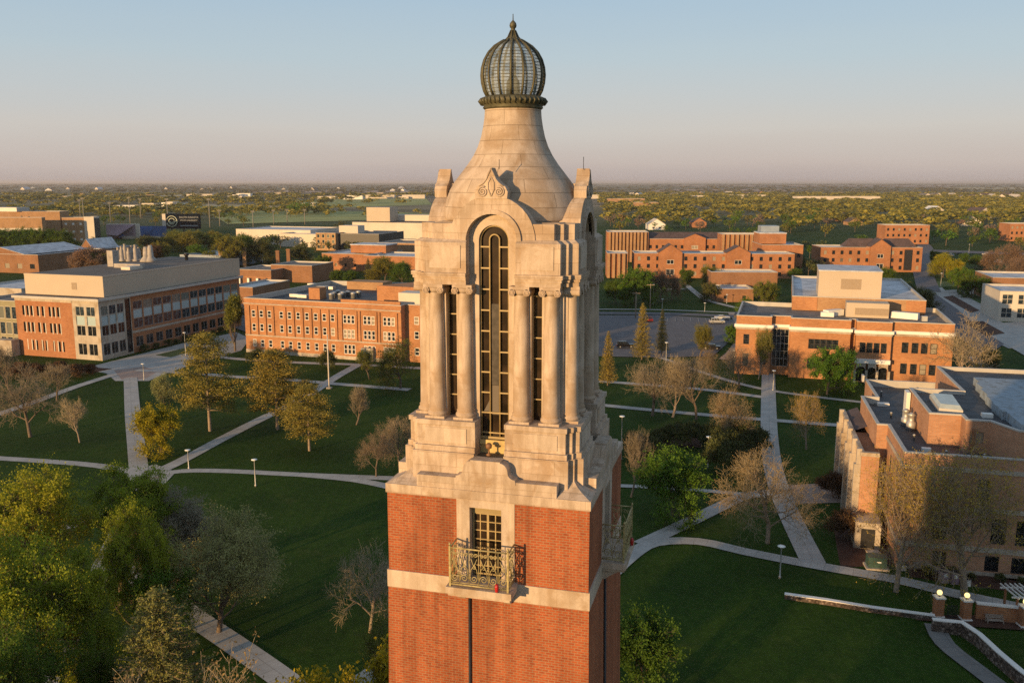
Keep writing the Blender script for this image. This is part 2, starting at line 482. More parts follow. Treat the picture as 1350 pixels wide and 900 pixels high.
strip('campus_path', [(184, 630), (180, 590), (175, 545), (172, 498)], 2.9, PATH, 'straight concrete walk from the junction up to the plaza')
strip('campus_path', [(-20, 603), (60, 608), (130, 614), (195, 626)], 2.0, PATH, 'concrete walk running in from the left')
strip('campus_path', [(195, 628), (240, 621), (300, 621), (380, 625), (450, 628), (530, 631)], 1.9, PATH, 'concrete walk running behind the tower from the junction')
strip('campus_path', [(400, 626), (470, 633), (530, 645), (600, 655)], 1.9, PATH, 'concrete walk curving toward the tower')
strip('campus_path', [(195, 628), (240, 607), (290, 580), (345, 552), (395, 528), (420, 512), (445, 496), (470, 482)], 2.4, PATH, 'diagonal concrete walk to the old brick hall')
strip('campus_path', [(205, 635), (175, 670), (150, 715), (120, 780), (70, 880), (50, 940)], 2.4, PATH, 'concrete walk running under the big leafy trees')
strip('campus_path', [(40, 700), (110, 690), (150, 668), (190, 640)], 1.8, PATH, 'narrow walk hidden among the leafy trees')
strip('campus_path', [(150, 740), (215, 785), (265, 820), (320, 857), (380, 900), (430, 940)], 2.7, PATH, 'broad concrete walk at the lower left')
strip('campus_path', [(440, 925), (500, 885), (540, 860)], 2.7, PATH, 'concrete walk at the tower foot')
strip('campus_path', [(-20, 552), (40, 532), (100, 510), (150, 494)], 2.3, PATH, 'diagonal concrete walk at far left')
strip('campus_path', [(180, 488), (250, 492), (310, 497), (370, 500), (440, 506), (540, 514)], 2.4, PATH, 'long concrete walk past the flagpole')
strip('campus_path', [(258, 465), (300, 472), (350, 476), (410, 479), (475, 481), (560, 486)], 2.4, PATH, 'concrete walk in front of the old brick hall')
strip('campus_path', [(800, 762), (830, 734), (862, 716), (920, 714), (980, 727), (1040, 739), (1100, 750), (1180, 764), (1260, 783), (1370, 806)], 2.2, PATH, 'curving concrete walk across the right lawn')
strip('campus_path', [(845, 718), (905, 690), (950, 668), (985, 653), (1040, 648)], 2.4, PATH, 'diagonal concrete walk beside the bright green tree')
strip('campus_path', [(800, 640), (870, 643), (940, 648), (1010, 655)], 1.4, PATH, 'thin concrete walk coming out behind the tower')
strip('campus_path', [(1013, 478), (1013, 520), (1014, 570), (1018, 610), (1028, 648), (1046, 690), (1072, 742)], 3.0, PATH, 'straight concrete walk to the parking lot')
strip('campus_path', [(790, 503), (860, 508), (930, 514), (1015, 525)], 2.2, PATH, 'upper concrete cross walk on the right')
strip('campus_path', [(790, 534), (860, 541), (940, 548), (1015, 554), (1120, 562)], 2.2, PATH, 'lower concrete cross walk on the right')
strip('campus_path', [(850, 464), (900, 482), (960, 502), (1015, 515), (1080, 524), (1140, 531)], 1.8, PATH, 'concrete walk by the green tree and brick hall')
strip('campus_path', [(1345, 460), (1290, 432), (1262, 410), (1238, 385), (1215, 362)], 6, PATH, 'wide concrete mall walk at right')
strip('campus_path', [(1185, 385), (1225, 386), (1300, 383), (1370, 380)], 3, PATH, 'concrete cross walk of the mall')
strip('campus_path', [(1290, 450), (1345, 458), (1400, 462)], 3, PATH, 'concrete cross walk near the glass building')
strip('campus_path', [(1280, 470), (1310, 492), (1340, 520)], 2.5, PATH, 'walk behind the brick union hall')
strip('campus_path', [(1340, 500), (1370, 480)], 2.5, PATH, 'short walk at right edge')
strip('campus_path', [(905, 376), (922, 390), (935, 397), (975, 407)], 2.6, PATH, 'winding walk through the lawn by the dormitories')
strip('campus_path', [(870, 382), (905, 381)], 2.0, PATH, 'short walk in front of the dormitories')
strip('campus_path', [(1232, 824), (1246, 850), (1290, 885), (1330, 915)], 2.0, m_paving('dark stone walk', (.2, .19, .18)), 'curved stone walk beside the rock wall')  # paving in a darker grey than the concrete paths
patch('terrace', [(1205, 818), (1236, 812), (1300, 812), (1350, 822), (1350, 832), (1268, 826), (1229, 820)], MULCH, 'brick terrace behind the white capped wall')
patch('parking_lot', [(785, 416), (880, 416), (972, 422), (968, 445), (940, 470), (870, 472), (785, 470)], ASPH, 'grey asphalt parking lot')
strip('street', [(968, 412), (985, 435), (975, 460), (960, 475)], 5, PATHP, 'pinkish service lane beside the parking lot')
strip('sidewalk', [(780, 408), (880, 409), (990, 414)], 2.0, PATH, 'sidewalk along the far edge of the parking lot')
strip('street', [(780, 413), (880, 414), (980, 418)], 6, ASPH, 'street beyond the parking lot')
patch('service_road', [(1208, 385), (1226, 385), (1262, 405), (1330, 450), (1300, 470), (1255, 440), (1240, 410)], ASPH, 'grey service road beside the mall')
patch('mall_paving', [(1228, 384), (1350, 378), (1352, 470), (1300, 440), (1262, 408)], PATH, 'broad concrete paving of the mall')
for q_, l_ in (([(1243, 392), (1256, 390), (1292, 410), (1280, 413)], 'long planting bed with brown mulch in the mall'), ([(1270, 389), (1284, 388), (1318, 404), (1306, 408)], 'green lawn strip in the middle of the mall'), ([(1300, 412), (1330, 410), (1345, 424), (1322, 426)], 'lawn beside the glass cornered building'), ([(1270, 425), (1296, 424), (1325, 440), (1300, 444)], 'brown planting bed by the union hall corner'), ([(1232, 372), (1255, 371), (1262, 378), (1228, 380)], 'small lawn at the far end of the mall'), ([(1262, 371), (1285, 370), (1296, 377), (1268, 378)], 'second small lawn at the far end of the mall')):
    patch('mall_bed', q_, MULCH if 'brown' in l_ else m_plain('mall lawn', (.035, .08, .012), .95, 0, .3, .5), l_)
strip('street', [(1200, 330), (1260, 332), (1370, 336)], 22, ASPH, 'street and parking beyond the mall')
strip('street', [(1225, 385), (1215, 350), (1222, 330), (1212, 318)], 9, ASPH, 'street beside the right dormitory')
patch('parking_lot', [(300, 388), (330, 385), (330, 440), (300, 430)], ASPH, 'paved yard between the brick halls')
for k in range(8):
    a = G(880 + k * 10, 420); b = G(880 + k * 10.3, 424.5)
    m = MB(); u = (b - a).normalized(); m.obox(((a.x + b.x) / 2, (a.y + b.y) / 2), (u.x, u.y), (b - a).length, .15, .24, .25)
    tag(m.build('parking_line', PAINT), 'white painted line of a parking bay in the lot', 'road marking', 'parking bay lines', 'structure')
TURF = m_plain('playing turf', (.27, .29, .085), .95, 0, .25, .02)
TURF2 = m_plain('dark pasture', (.20, .22, .07), .95, 0, .3, .015)
EARTH = m_plain('ploughed field', (.36, .25, .19), .95, 0, .2, .01)
DRY = m_plain('dry grass field', (.42, .35, .21), .95, 0, .2, .01)
for n_, pts, mt, lb in [
    ('sports_field', [(385, 264), (560, 260), (570, 270), (380, 276)], TURF, 'green sports field behind the theatre'),
    ('pasture', [(270, 278), (470, 279), (600, 283), (520, 290), (300, 296)], TURF, 'long green field behind the white roofed hall'),
    ('pasture', [(250, 270), (380, 271), (372, 277), (250, 277)], DRY, 'dry yellow field beyond the scoreboard'),
    ('pasture', [(180, 272), (290, 272), (290, 278), (170, 280)], TURF2, 'dark green pasture behind the stadium'),
    ('farm_field', [(850, 250), (1060, 249), (1040, 253), (860, 255)], EARTH, 'brown ploughed field near the horizon'),
    ('farm_field', [(1240, 247), (1380, 247), (1380, 250), (1250, 250)], DRY, 'dry field near the right horizon'),
    ('farm_field', [(0, 258), (240, 257), (240, 259), (0, 261)], DRY, 'pale strip of field at far left'),
    ('farm_field', [(330, 251), (640, 252), (640, 255), (330, 254)], EARTH, 'brown ploughed strip left of the tower'),
    ('farm_field', [(880, 244.6), (1260, 244.6), (1250, 246.2), (900, 246.2)], EARTH, 'reddish ploughed land along the horizon'),
]:
    patch(n_, pts, mt, lb, z=None if n_ == 'sports_field' else .3 + _lev[0]); _lev[0] += .05
_lev[0] = 0.3

# ------------------------------------------------------------------ buildings
GA = R(-17.0)                              # the campus grid is turned by this
GU = Vector((math.cos(GA), math.sin(GA)))  # along the fronts, to the right
GV = Vector((-math.sin(GA), math.cos(GA))) # away from the camera
_wcache = {}
def window_proto(w, h, nx, ny, fm, pm, fw):
    key = (round(w, 2), round(h, 2), nx, ny, fm.name if fm else 0, pm.name, fw)
    if key not in _wcache:
        f = None
        if fm:
            m = MB()
            m.box(-w / 2, -w / 2 + fw, .06, .17, 0, h); m.box(w / 2 - fw, w / 2, .06, .17, 0, h)
            m.box(-w / 2 + fw, w / 2 - fw, .06, .17, 0, fw); m.box(-w / 2 + fw, w / 2 - fw, .06, .17, h - fw, h)
            for k in range(1, nx): m.box(-w / 2 + w * k / nx - fw / 2, -w / 2 + w * k / nx + fw / 2, .08, .165, fw, h - fw)
            for k in range(1, ny): m.box(-w / 2 + fw, w / 2 - fw, .09, .16, h * k / ny - fw / 2, h * k / ny + fw / 2)
            f = m.mesh('window')
        m = MB(); m.quad((-w / 2, .175, 0), (w / 2, .175, 0), (w / 2, .175, h), (-w / 2, .175, h))
        _wcache[key] = (f, m.mesh('pane'))
    return _wcache[key]

class Bld:
    def __init__(s, name, loc, label, cat='building', group=None):
        s.root = empty(name, (loc[0], loc[1], 0), label, cat, group); s.n = 0
    def window(s, A, u, x, z, w, h, nx=1, ny=1, fm=None, pm=GLASS, fw=.09, name='window'):
        s.n += 1
        if s.n > 98: return
        f, p = window_proto(w, h, nx, ny, fm, pm, fw)
        c = A + u * x
        L = wpos(s.root); ang = math.atan2(u.y, u.x)
        if f is not None:
            o = link(name, f, s.root, fm); o.location = (c.x - L.x, c.y - L.y, z); o.rotation_euler.z = ang
            link('pane', p, o, pm)
        else:
            o = link(name, p, s.root, pm); o.location = (c.x - L.x, c.y - L.y, z); o.rotation_euler.z = ang
    def facade(s, m, A, B, z0, z1, rects, depth=.18, style=None):
        """wall from A to B (seen from outside: left to right) with openings (x, z, w, h[, style])"""
        A, B = Vector(A[:2]), Vector(B[:2]); L = (B - A).length; u = (B - A) / L; n = Vector((u.y, -u.x))
        Pt = lambda x, z, d=0: (A.x + u.x * x - n.x * d, A.y + u.y * x - n.y * d, z)
        rects = [r for r in rects if r[0] - r[2] / 2 > .05 and r[0] + r[2] / 2 < L - .05 and r[1] > z0 + .02 and r[1] + r[3] < z1 - .02]
        xs = sorted({0, round(L, 4)} | {round(r[0] + q * r[2] / 2, 4) for r in rects for q in (-1, 1)})
        for a, b in zip(xs, xs[1:]):
            if b - a < 1e-3: continue
            c = (a + b) / 2
            rr = sorted([r for r in rects if abs(c - r[0]) < r[2] / 2], key=lambda r: r[1])
            z = z0
            for r in rr:
                if r[1] > z: m.quad(Pt(a, z), Pt(b, z), Pt(b, r[1]), Pt(a, r[1]))
                z = r[1] + r[3]
            m.quad(Pt(a, z), Pt(b, z), Pt(b, z1), Pt(a, z1))
        for r in rects:
            a, b, c, e = r[0] - r[2] / 2, r[0] + r[2] / 2, r[1], r[1] + r[3]
            m.quad(Pt(a, c), Pt(b, c), Pt(b, c, depth), Pt(a, c, depth))
            m.quad(Pt(a, e, depth), Pt(b, e, depth), Pt(b, e), Pt(a, e))
            m.quad(Pt(a, c), Pt(a, c, depth), Pt(a, e, depth), Pt(a, e))
            m.quad(Pt(b, c, depth), Pt(b, c), Pt(b, e), Pt(b, e, depth))
            st = dict(style or {}); st.update(r[4] if len(r) > 4 else {})
            s.window(A, u, r[0], c, r[2], r[3], **st)
    def block(s, poly, z0, z1, wall, roof, opens=None, parapet=.5, cope=COPE, style=None, name='wall', ov=.06, cth=.18):
        """poly: CCW 2-D points; opens: {edge: rects}"""
        m = MB(); n = len(poly); P = [Vector(p[:2]) for p in poly]
        for i in range(n):
            s.facade(m, P[i], P[(i + 1) % n], z0, z1, (opens or {}).get(i, []), style=style)
        m.build(name, wall, s.root)
        if roof is None: return
        def inset(d):
            r = []
            for i in range(n):
                a, b, c = P[i - 1], P[i], P[(i + 1) % n]
                u1, u2 = (b - a).normalized(), (c - b).normalized()
                n1, n2 = Vector((-u1.y, u1.x)), Vector((-u2.y, u2.x))
                k = 1 + n1.dot(n2)
                r.append(b + (n1 + n2) * (d / max(k, .2)))
            return r
        I = inset(.35)
        m = MB(); m.quad(*[(p.x, p.y, z1 - parapet) for p in I]); m.build('roof', roof, s.root)
        m = MB(); O = inset(-ov)
        for i in range(n):
            j = (i + 1) % n
            m.quad((O[i].x, O[i].y, z1), (O[j].x, O[j].y, z1), (O[j].x, O[j].y, z1 + cth), (O[i].x, O[i].y, z1 + cth))
            m.quad((O[i].x, O[i].y, z1 + cth), (O[j].x, O[j].y, z1 + cth), (I[j].x, I[j].y, z1 + cth), (I[i].x, I[i].y, z1 + cth))
            m.quad((I[j].x, I[j].y, z1 - parapet), (I[i].x, I[i].y, z1 - parapet), (I[i].x, I[i].y, z1 + cth), (I[j].x, I[j].y, z1 + cth))
            m.quad((O[j].x, O[j].y, z1), (O[i].x, O[i].y, z1), (P[i].x, P[i].y, z1), (P[j].x, P[j].y, z1))
        m.build('coping', cope, s.root)
    def band(s, A, B, z0, z1, out, mat, name='stone_band', d=.1):
        A, B = Vector(A[:2]), Vector(B[:2]); u = (B - A).normalized(); n = Vector((u.y, -u.x))
        m = MB(); q = [A + n * out, B + n * out, B - n * d, A - n * d]
        m.prism([(p.x, p.y) for p in q], z0, z1, bottom=True)
        return m.build(name, mat, s.root)
    def box(s, c, L, W, z0, z1, mat, name, u=GU):
        m = MB(); m.obox(c, u, L, W, z0, z1); return m.build(name, mat, s.root)
    def gable(s, A, B, depth, z0, z1, wall, roof, over=.3, name='roof'):
        """gable end from A to B, ridge running away"""
        A, B = Vector(A[:2]), Vector(B[:2]); u = (B - A).normalized(); n = Vector((-u.y, u.x)); M_ = (A + B) / 2
        C_, D_ = B + n * depth, A + n * depth; K = M_ + n * depth
        m = MB(); m.v = [(A.x, A.y, z0), (B.x, B.y, z0), (M_.x, M_.y, z1), (D_.x, D_.y, z0), (C_.x, C_.y, z0), (K.x, K.y, z1)]
        m.f = [(0, 1, 2), (4, 3, 5), (1, 4, 5, 2), (3, 0, 2, 5), (0, 3, 4, 1)]; m.build('gable_wall', wall, s.root)
        m = MB(); a = M_ - n * over; b = K + n * over
        for P_, sg in ((A, -1), (B, 1)):
            e = P_ + u * sg * over; f = e + n * (depth + over); e = e - n * over
            dz = (z1 - z0) / ((B - A).length / 2) * over
            q = [(e.x, e.y, z0 - dz + .05), (a.x, a.y, z1 + .08), (b.x, b.y, z1 + .08), (f.x, f.y, z0 - dz + .05)]
            m.quad(*q); m.quad(*[(x, y, z + .18) for x, y, z in reversed(q)])
            for k in range(4):
                j = (k + 1) % 4; m.quad(q[k], (q[k][0], q[k][1], q[k][2] + .18), (q[j][0], q[j][1], q[j][2] + .18), q[j])
        m.build(name, roof, s.root)

def frame_pts(px, py, z):
    p = G(px, py, z); return Vector((p.x, p.y))
def rect(A, L, D, u=GU, v=GV):
    A = Vector(A[:2]); return [A, A + u * L, A + u * L + v * D, A + v * D]
def row(xs, z, w, h, **st):
    return [(x, z, w, h, st) for x in xs]

# ---- science building (left)
u = (frame_pts(315, 366, 15.3) - frame_pts(129, 397, 15.3)).normalized()     # along the long shaded side
vv = Vector((-u.y, u.x))                                                     # to the left
C0 = frame_pts(129, 397, 15.3)
b = Bld('science_building', C0, 'long brick and stone laboratory building with a big tan roof penthouse')
LS = (frame_pts(315, 366, 15.3) - C0).length
WF = 27.0
FL = C0 + vv * WF
st = dict(pm=GLASSB)
xs12 = [11.9 + (LS - 12.6) * (k + .5) / 12 for k in range(12)]
side = []
W2 = (LS - 12.6) / 12 * .88
pts = [FL, C0, C0 + u * LS, FL + u * LS]
# side, brick part: three stacked rows (glass, spandrel, glass) and small windows below
side += [(x, 11.6, W2, 2.1, dict(nx=2, fm=STEEL, pm=GLASSB, fw=.08)) for x in xs12]
side += [(x, 9.15, W2, 2.35, dict(pm=SPAN)) for x in xs12]
side += [(x, 6.5, W2, 2.55, dict(nx=2, fm=STEEL, pm=GLASSB, fw=.08)) for x in xs12]
side += [(x, 1.6, W2 * .8, 2.6, dict(nx=2, fm=STEEL, pm=GLASSD, fw=.08)) for x in xs12]
xst = [1.9, 4.7, 7.5]
side += [(x, 11.4, 2.3, 2.4, dict(nx=2, fm=STEEL, pm=GLASSB, fw=.08)) for x in xst]
side += [(x, 8.9, 2.3, 2.4, dict(pm=SPAN)) for x in xst]
side += [(x, 6.2, 2.3, 2.6, dict(nx=2, fm=STEEL, pm=GLASSD, fw=.08)) for x in xst]
side += [(x, 1.2, 2.3, 3.0, dict(nx=2, fm=STEEL, pm=GLASSD, fw=.08)) for x in xst]
side += [(10.15, .5, 1.9, 14.2, dict(ny=8, fm=DKMET, pm=GLASSD, fw=.1))]
front = []
for x in (2.6, 4.0, 5.3, 7.4, 9.0, 11.3, 12.6, 14.0):
    for z in (10.7, 6.4): front.append((x, z, .72, 2.5, dict(pm=GLASSD)))
for x in (4.8, 6.1, 8.0, 9.3, 11.8, 13.6, 14.8): front.append((x, 1.6, .72, 2.6, dict(pm=GLASSD)))
for x in (WF - 6.0, WF - 2.6):
    front += [(x, 11.3, 2.7, 2.4, dict(nx=2, fm=STEEL, pm=GLASSB, fw=.08)), (x, 8.9, 2.7, 2.3, dict(pm=SPAN)), (x, 6.2, 2.7, 2.6, dict(nx=2, fm=STEEL, pm=GLASSD, fw=.08)), (x, 1.2, 2.7, 3.0, dict(nx=2, fm=STEEL, pm=GLASSD, fw=.08))]
# the corner bay is cast stone, the rest is brick: two wall parts
SP = FL - vv * (WF - 8.4)
m = MB(); b.facade(m, FL, SP, 0, 15.3, front[:23]); m.build('brick_wall', BR2, b.root)
m = MB(); f2 = [(x - (WF - 8.4), *r) for x, *r in front[23:]]
b.facade(m, SP, C0, 0, 15.3, f2); b.facade(m, C0, C0 + u * 11.3, 0, 15.3, [r for r in side if r[0] < 11.3]); m.build('stone_wall', CAST, b.root)
m = MB(); S1 = C0 + u * 11.3
b.facade(m, S1, C0 + u * LS, 0, 15.3, [(r[0] - 11.3, *r[1:]) for r in side if r[0] > 11.3])
b.facade(m, C0 + u * LS, FL + u * LS, 0, 15.3, []); b.facade(m, FL + u * LS, FL, 0, 15.3, []); m.build('brick_wall', BR2, b.root)
m = MB(); q = [C0 - u * .9 - vv * .9, C0 + u * (LS + .9) - vv * .9, FL + u * LS, FL - u * .9]
m.prism([tuple(p) for p in (q[0], q[1], q[2], q[3])], 15.3, 15.75, bottom=True); m.build('roof', ROOFD, b.root)
for k in (0, 1):
    A_, B_ = (q[3], q[0]) if k == 0 else (q[0], q[1])
    b.band(A_, B_, 15.25, 15.9, .06, COPE, 'eave_trim', d=.5)
b.band(S1, C0 + u * LS, 5.3, 5.9, .08, CAST); b.band(FL, SP, 14.5, 15.1, .08, CAST)
for x in (2.6, 4.0, 5.3, 7.4, 9.0, 11.3, 12.6, 14.0):   # white stone slips beside the narrow windows
    for z in (10.0, 5.7, 1.2):
        A_ = FL - vv * (x + .42); b.band(A_, A_ - vv * .26, z + .4, z + 3.2, .05, PALE, 'window_trim', d=.02)
PA, PB, PD = frame_pts(25.6, 361.5, 21), frame_pts(135, 365, 21), frame_pts(303.6, 340.6, 21)
lw, ll = (PA - PB).length, (PD - PB).length
pq = [PB + vv * lw, PB, PB + u * ll, PB + u * ll + vv * lw]
m = MB(); m.prism([tuple(p) for p in pq], 15.7, 21); m.build('penthouse', TAN, b.root)
m = MB(); m.prism([tuple(PB + vv * (lw - .5) + u * .5), tuple(PB + vv * .5 + u * .5), tuple(PB + vv * .5 + u * (ll - .5)), tuple(PB + vv * (lw - .5) + u * (ll - .5))], 21.004, 21.05); m.build('penthouse_roof', m_plain('brown grey roof', (.11, .098, .09), .9, 0, .25, .15), b.root)
b.band(pq[0], pq[1], 20.85, 21.15, .08, TAN, 'parapet_trim', d=.3); b.band(pq[1], pq[2], 20.85, 21.15, .08, TAN, 'parapet_trim', d=.3)
A_ = PB + vv * 8.5; b.band(A_ + vv * 1.6, A_, 17.4, 19.2, .06, TAND, 'louvre')
VENT = m_plain('weathered vent metal', (.33, .30, .27), .7, 0, .25, 1)
for k in range(7):                            # a row of tall pale exhaust stacks
    c = frame_pts(147 + k * 4.6, 344.5 + (k % 2), 21) + u * 3
    m = MB(); m.lathe([(.95, 21), (.95, 21.4), (.62, 21.6), (.58, 23.8 + .5 * (k % 3)), (.36, 24.4 + .5 * (k % 3)), (.36, 25.0 + .5 * (k % 3)), (.46, 25.1 + .5 * (k % 3))], c.x, c.y, 10); m.build('exhaust_stack', VENT, b.root)
b.box(frame_pts(143, 352, 21) + u * 2, 2.0, 2.4, 21, 25.6, VENT, 'duct_casing', u=vv)
b.box(frame_pts(164, 354, 21) + u * 2, 9, 2, 21, 22.2, VENT, 'duct', u=vv)
for px, hh in ((192, 25.5), (198, 26)):
    c = frame_pts(px + 1, 345, 21); m = MB(); m.lathe([(2.0, 21), (1.6, 21.8), (.9, 22.6), (.8, hh - 1), (.55, hh)], c.x, c.y, 10); m.build('exhaust_stack', VENT, b.root)
b.box(frame_pts(174, 355, 21), 3, 5, 21, 21.9, PALE, 'roof_unit', u=vv)
c = frame_pts(246, 343, 21); m = MB(); m.lathe([(.5, 21), (.5, 22.4), (.8, 22.5), (.8, 23.2)], c.x, c.y, 8); m.build('roof_vent', DKMET, b.root)
for x, z in ((120, 378), (60, 379)): b.box(frame_pts(x, z + 6, 15.8), .4, .4, 15.7, 17.2, DKMET, 'roof_vent', u=vv)
# glazed corner pavilion at its left
pv = FL + vv * .3
b2 = Bld('glass_pavilion', pv, 'yellowish glass walled entrance pavilion at far left of the science building')
pp = [pv + vv * 16 + u * 3, pv + u * 3, pv + u * 20, pv + vv * 16 + u * 20]
op = [(x, z, 1.9, 3.4, dict(nx=1, fm=PALE, pm=GLASSB, fw=.12)) for x in (1.4, 3.6, 5.8, 8.0, 10.2, 12.4, 14.6) for z in (.6, 4.6, 8.8)]
b2.block(pp, 0, 13.6, m_plain('olive metal', (.22, .20, .12), .5, .2), ROOFG, {0: op}, .4)
b2.box(pv + vv * 2 - u * 1.5, 5.5, 2.5, 0, 4.2, CAST, 'entrance_canopy', u=vv)

# ---- old brick hall
A = frame_pts(321.5, 393, 14.5)
L1 = (frame_pts(527.8, 403.6, 14.5) - A).length
b = Bld('brick_hall', A, 'old orange brick classroom hall with pilasters, dark flat roof and white grouped windows')
uo = (frame_pts(520, 403, 14.5) - A).normalized(); vo_ = Vector((-uo.y, uo.x))
k_ = L1 / 206.0
def ox(px): return (px - 78) / 3.6 * (L1 / ((820 - 78) / 3.6))
wins = []
for px in (122, 161, 201, 260, 300, 342, 384, 426, 467, 506):
    for z, h in ((9.6, 1.9), (5.9, 2.0), (1.7, 2.0)):
        wins.append((ox(px), z, 1.15, h, dict(nx=1, ny=2, fm=WHITE, pm=GLASS, fw=.12)))
for px in (582, 675, 765):
    for z, h in ((9.3, 2.2), (5.5, 2.3), (1.4, 2.5)):
        for d in (-1.15, 0, 1.15): wins.append((ox(px) + d, z, 1.0, h, dict(nx=1, ny=2, fm=WHITE, pm=GLASS, fw=.13)))
pl = [A, A + uo * L1, A + uo * L1 + vo_ * 2.5, A + uo * (L1 + 14) + vo_ * 2.5, A + uo * (L1 + 14) + vo_ * 50, A + vo_ * 44]
b.block(pl, 0, 14.5, BR1, ROOFD, {0: wins, 2: [(x, z, 1.3, 2.0, dict(ny=2, fm=WHITE, fw=.12)) for x in (3, 7, 11) for z in (1.7, 5.9, 9.6)]}, 1.2)
b.band(A, A + uo * L1, 12.7, 13.1, .22, BR1, 'brick_cornice'); b.band(A, A + uo * L1, 13.1, 13.35, .4, CAST, 'stone_cornice')
b.band(A, A + uo * L1, 4.6, 4.95, .2, CAST); b.band(A, A + uo * L1, 0, .9, .15, CAST, 'plinth')
for px in (100, 141, 181, 221, 280, 320, 363, 405, 446, 487, 525, 548, 617, 632, 708, 722, 800):
    A_ = A + uo * (ox(px) - .3); b.band(A_, A_ + uo * .6, 4.97, 12.68, .28, BR1, 'pilaster', d=.05)
A_ = A + uo * (ox(548)); B_ = A + uo * (ox(817))
b.band(A_, B_, 14.72, 15.5, .05, BR1, 'parapet', d=.5)
b.box(frame_pts(411, 392, 14) + vo_ * 3, 3.4, 3.4, 13.3, 16.4, BR1, 'roof_stair', u=uo)
for px, py in ((440, 395), (446, 393), (452, 395), (459, 394), (466, 396), (473, 394), (449, 397), (437, 397)):
    c = frame_pts(px, py - 4, 13.6); m = MB(); m.lathe([(.7, 13.3), (.7, 14.6), (.95, 14.7), (.3, 15.1)], c.x, c.y, 8); m.build('roof_ventilator', STEEL, b.root)
for px, py in ((390, 390), (435, 380), (413, 376), (400, 391)): b.box(frame_pts(px, py, 13.5), 3.0, 1.8, 13.3, 14.1, STEEL, 'roof_unit', u=uo)
c = frame_pts(425, 378, 14); b.box(c, 3, 2, 13.3, 14.2, PALE, 'roof_hatch', u=uo)
# raised gabled rear part seen by its sunlit slope
A_ = frame_pts(470, 392, 15) ; m = MB()
e = [frame_pts(474, 391, 14.5), frame_pts(548, 398, 14.5), frame_pts(548, 377, 17.5), frame_pts(516, 372, 17.5)]
q = [A + uo * (L1 - 14) + vo_ * 14, A + uo * (L1 + 13) + vo_ * 12, A + uo * (L1 + 13) + vo_ * 36, A + uo * (L1 - 2) + vo_ * 36]
m.prism([tuple(p) for p in q], 13.3, 17.6); m.build('rear_wing', BR1, b.root)
b.box(frame_pts(545, 391, 16), 6, 5, 13.3, 17.2, PALE, 'penthouse', u=uo)
b.box(frame_pts(483, 374, 15) + vo_ * 2, 12, 6, 13.3, 15.6, BR4, 'roof_block', u=uo)
b.box(A + uo * (ox(665) + .3) - vo_ * .5, 3.4, 1.0, 0, 3.4, CAST, 'entrance_surround', u=uo)
b.box(A + uo * (ox(665) + .3) - vo_ * 1.02, 2.2, .06, .2, 2.7, WHITE, 'door', u=uo)

def simple(name, label, px0, px1, ybase, ytop, D, wall, roof, rows=0, ww=1.3, wh=1.6, gap=3.2, u=GU, style=None, par=.5, group=None, cat='building', sides=False, z=None, cope=COPE):
    """rectangular block whose near left base corner is photo (px0, ybase) and near right corner lies on ray px1"""
    A = G(px0, ybase); A = Vector((A.x, A.y)); v = Vector((-u.y, u.x))
    H = z or max(3.0, ZT(A.y, ytop))
    # intersect front line with the viewing plane of px1
    t = (px1 - 675) / F; k = t * PC; c0 = t * CH * PS     # X = k*Y + c0 at ground
    L = (k * A.y + c0 - A.x) / (u.x - k * u.y)
    b = Bld(name, A, label, cat, group)
    op = []
    if rows:
        n = max(1, int((L - 1.5) / gap))
        for r in range(rows):
            zz = H * (r + .32) / (rows + .25)
            op += [((k_ + .5) * L / n, zz, ww, wh) for k_ in range(n)]
    b.block([A, A + u * L, A + u * L + v * D, A + v * D], 0, H, wall, roof, {0: op}, par, style=style or {}, cope=cope)
    b.A, b.L, b.H, b.u, b.v = A, L, H, u, v
    return b

# ---- middle distance, left of the tower
b = simple('brick_workshop', 'small two tier brown brick building behind the laboratory, with small white roof vents', 310, 358, 373, 355, 22, BR3, ROOFG, 1, 1, 1.2, 4)
b.band(b.A, b.A + b.u * b.L, b.H * .45, b.H * .5, .3, BR1, 'brick_ledge')
for k in range(3): b.box(b.A + b.u * (3 + k * 4.6) - b.v * .9, 1.0, .8, 0, b.H * .42, WHITE, 'vent_hood')
b = simple('link_building', 'low flat roofed link with a bluish roof beside the old brick hall', 300, 334, 400, 378, 26, BR3, ROOFB, 0)
b = simple('brick_annex', 'dark brick flat roofed annex behind the old brick hall', 358, 412, 371, 349, 20, BR3, ROOFG, 0)
for i, (px, yb, yt) in enumerate(((292, 352, 320), (323, 352, 326), (367, 352, 330), (381, 352, 328))):
    p = G(px, yb); h = ZT(p.y, yt)
    m = MB(); m.prism([(p.x - .9, p.y - .9), (p.x + .9, p.y - .9), (p.x + .9, p.y + .9), (p.x - .9, p.y + .9)], 0, h); m.prism([(p.x - 1.1, p.y - 1.1), (p.x + 1.1, p.y - 1.1), (p.x + 1.1, p.y + 1.1), (p.x - 1.1, p.y + 1.1)], h - .8, h - .3, bottom=True)
    lab = ('brown brick pylon behind the right end of the laboratory roof', 'brown brick pylon above the small brown workshop', 'left one of the close pair of dark pylons behind the old hall', 'right one of the close pair of dark pylons behind the old hall')[i]
    tag(m.build('pylon', BR3 if i > 1 else BR4), lab, 'pylon', 'brick pylons of the walk')
b = simple('white_roofed_hall', 'long low hall with a pale roof beside the green pasture', 312, 410, 321, 302, 45, PALE, ROOFW, 0)
b = simple('gymnasium', 'low tan sports building with a yellow gridded glass front', 369, 419, 325, 308, 30, PALE, ROOFW, 0)
A_ = G(420, 344); H_ = ZT(A_.y, 309)
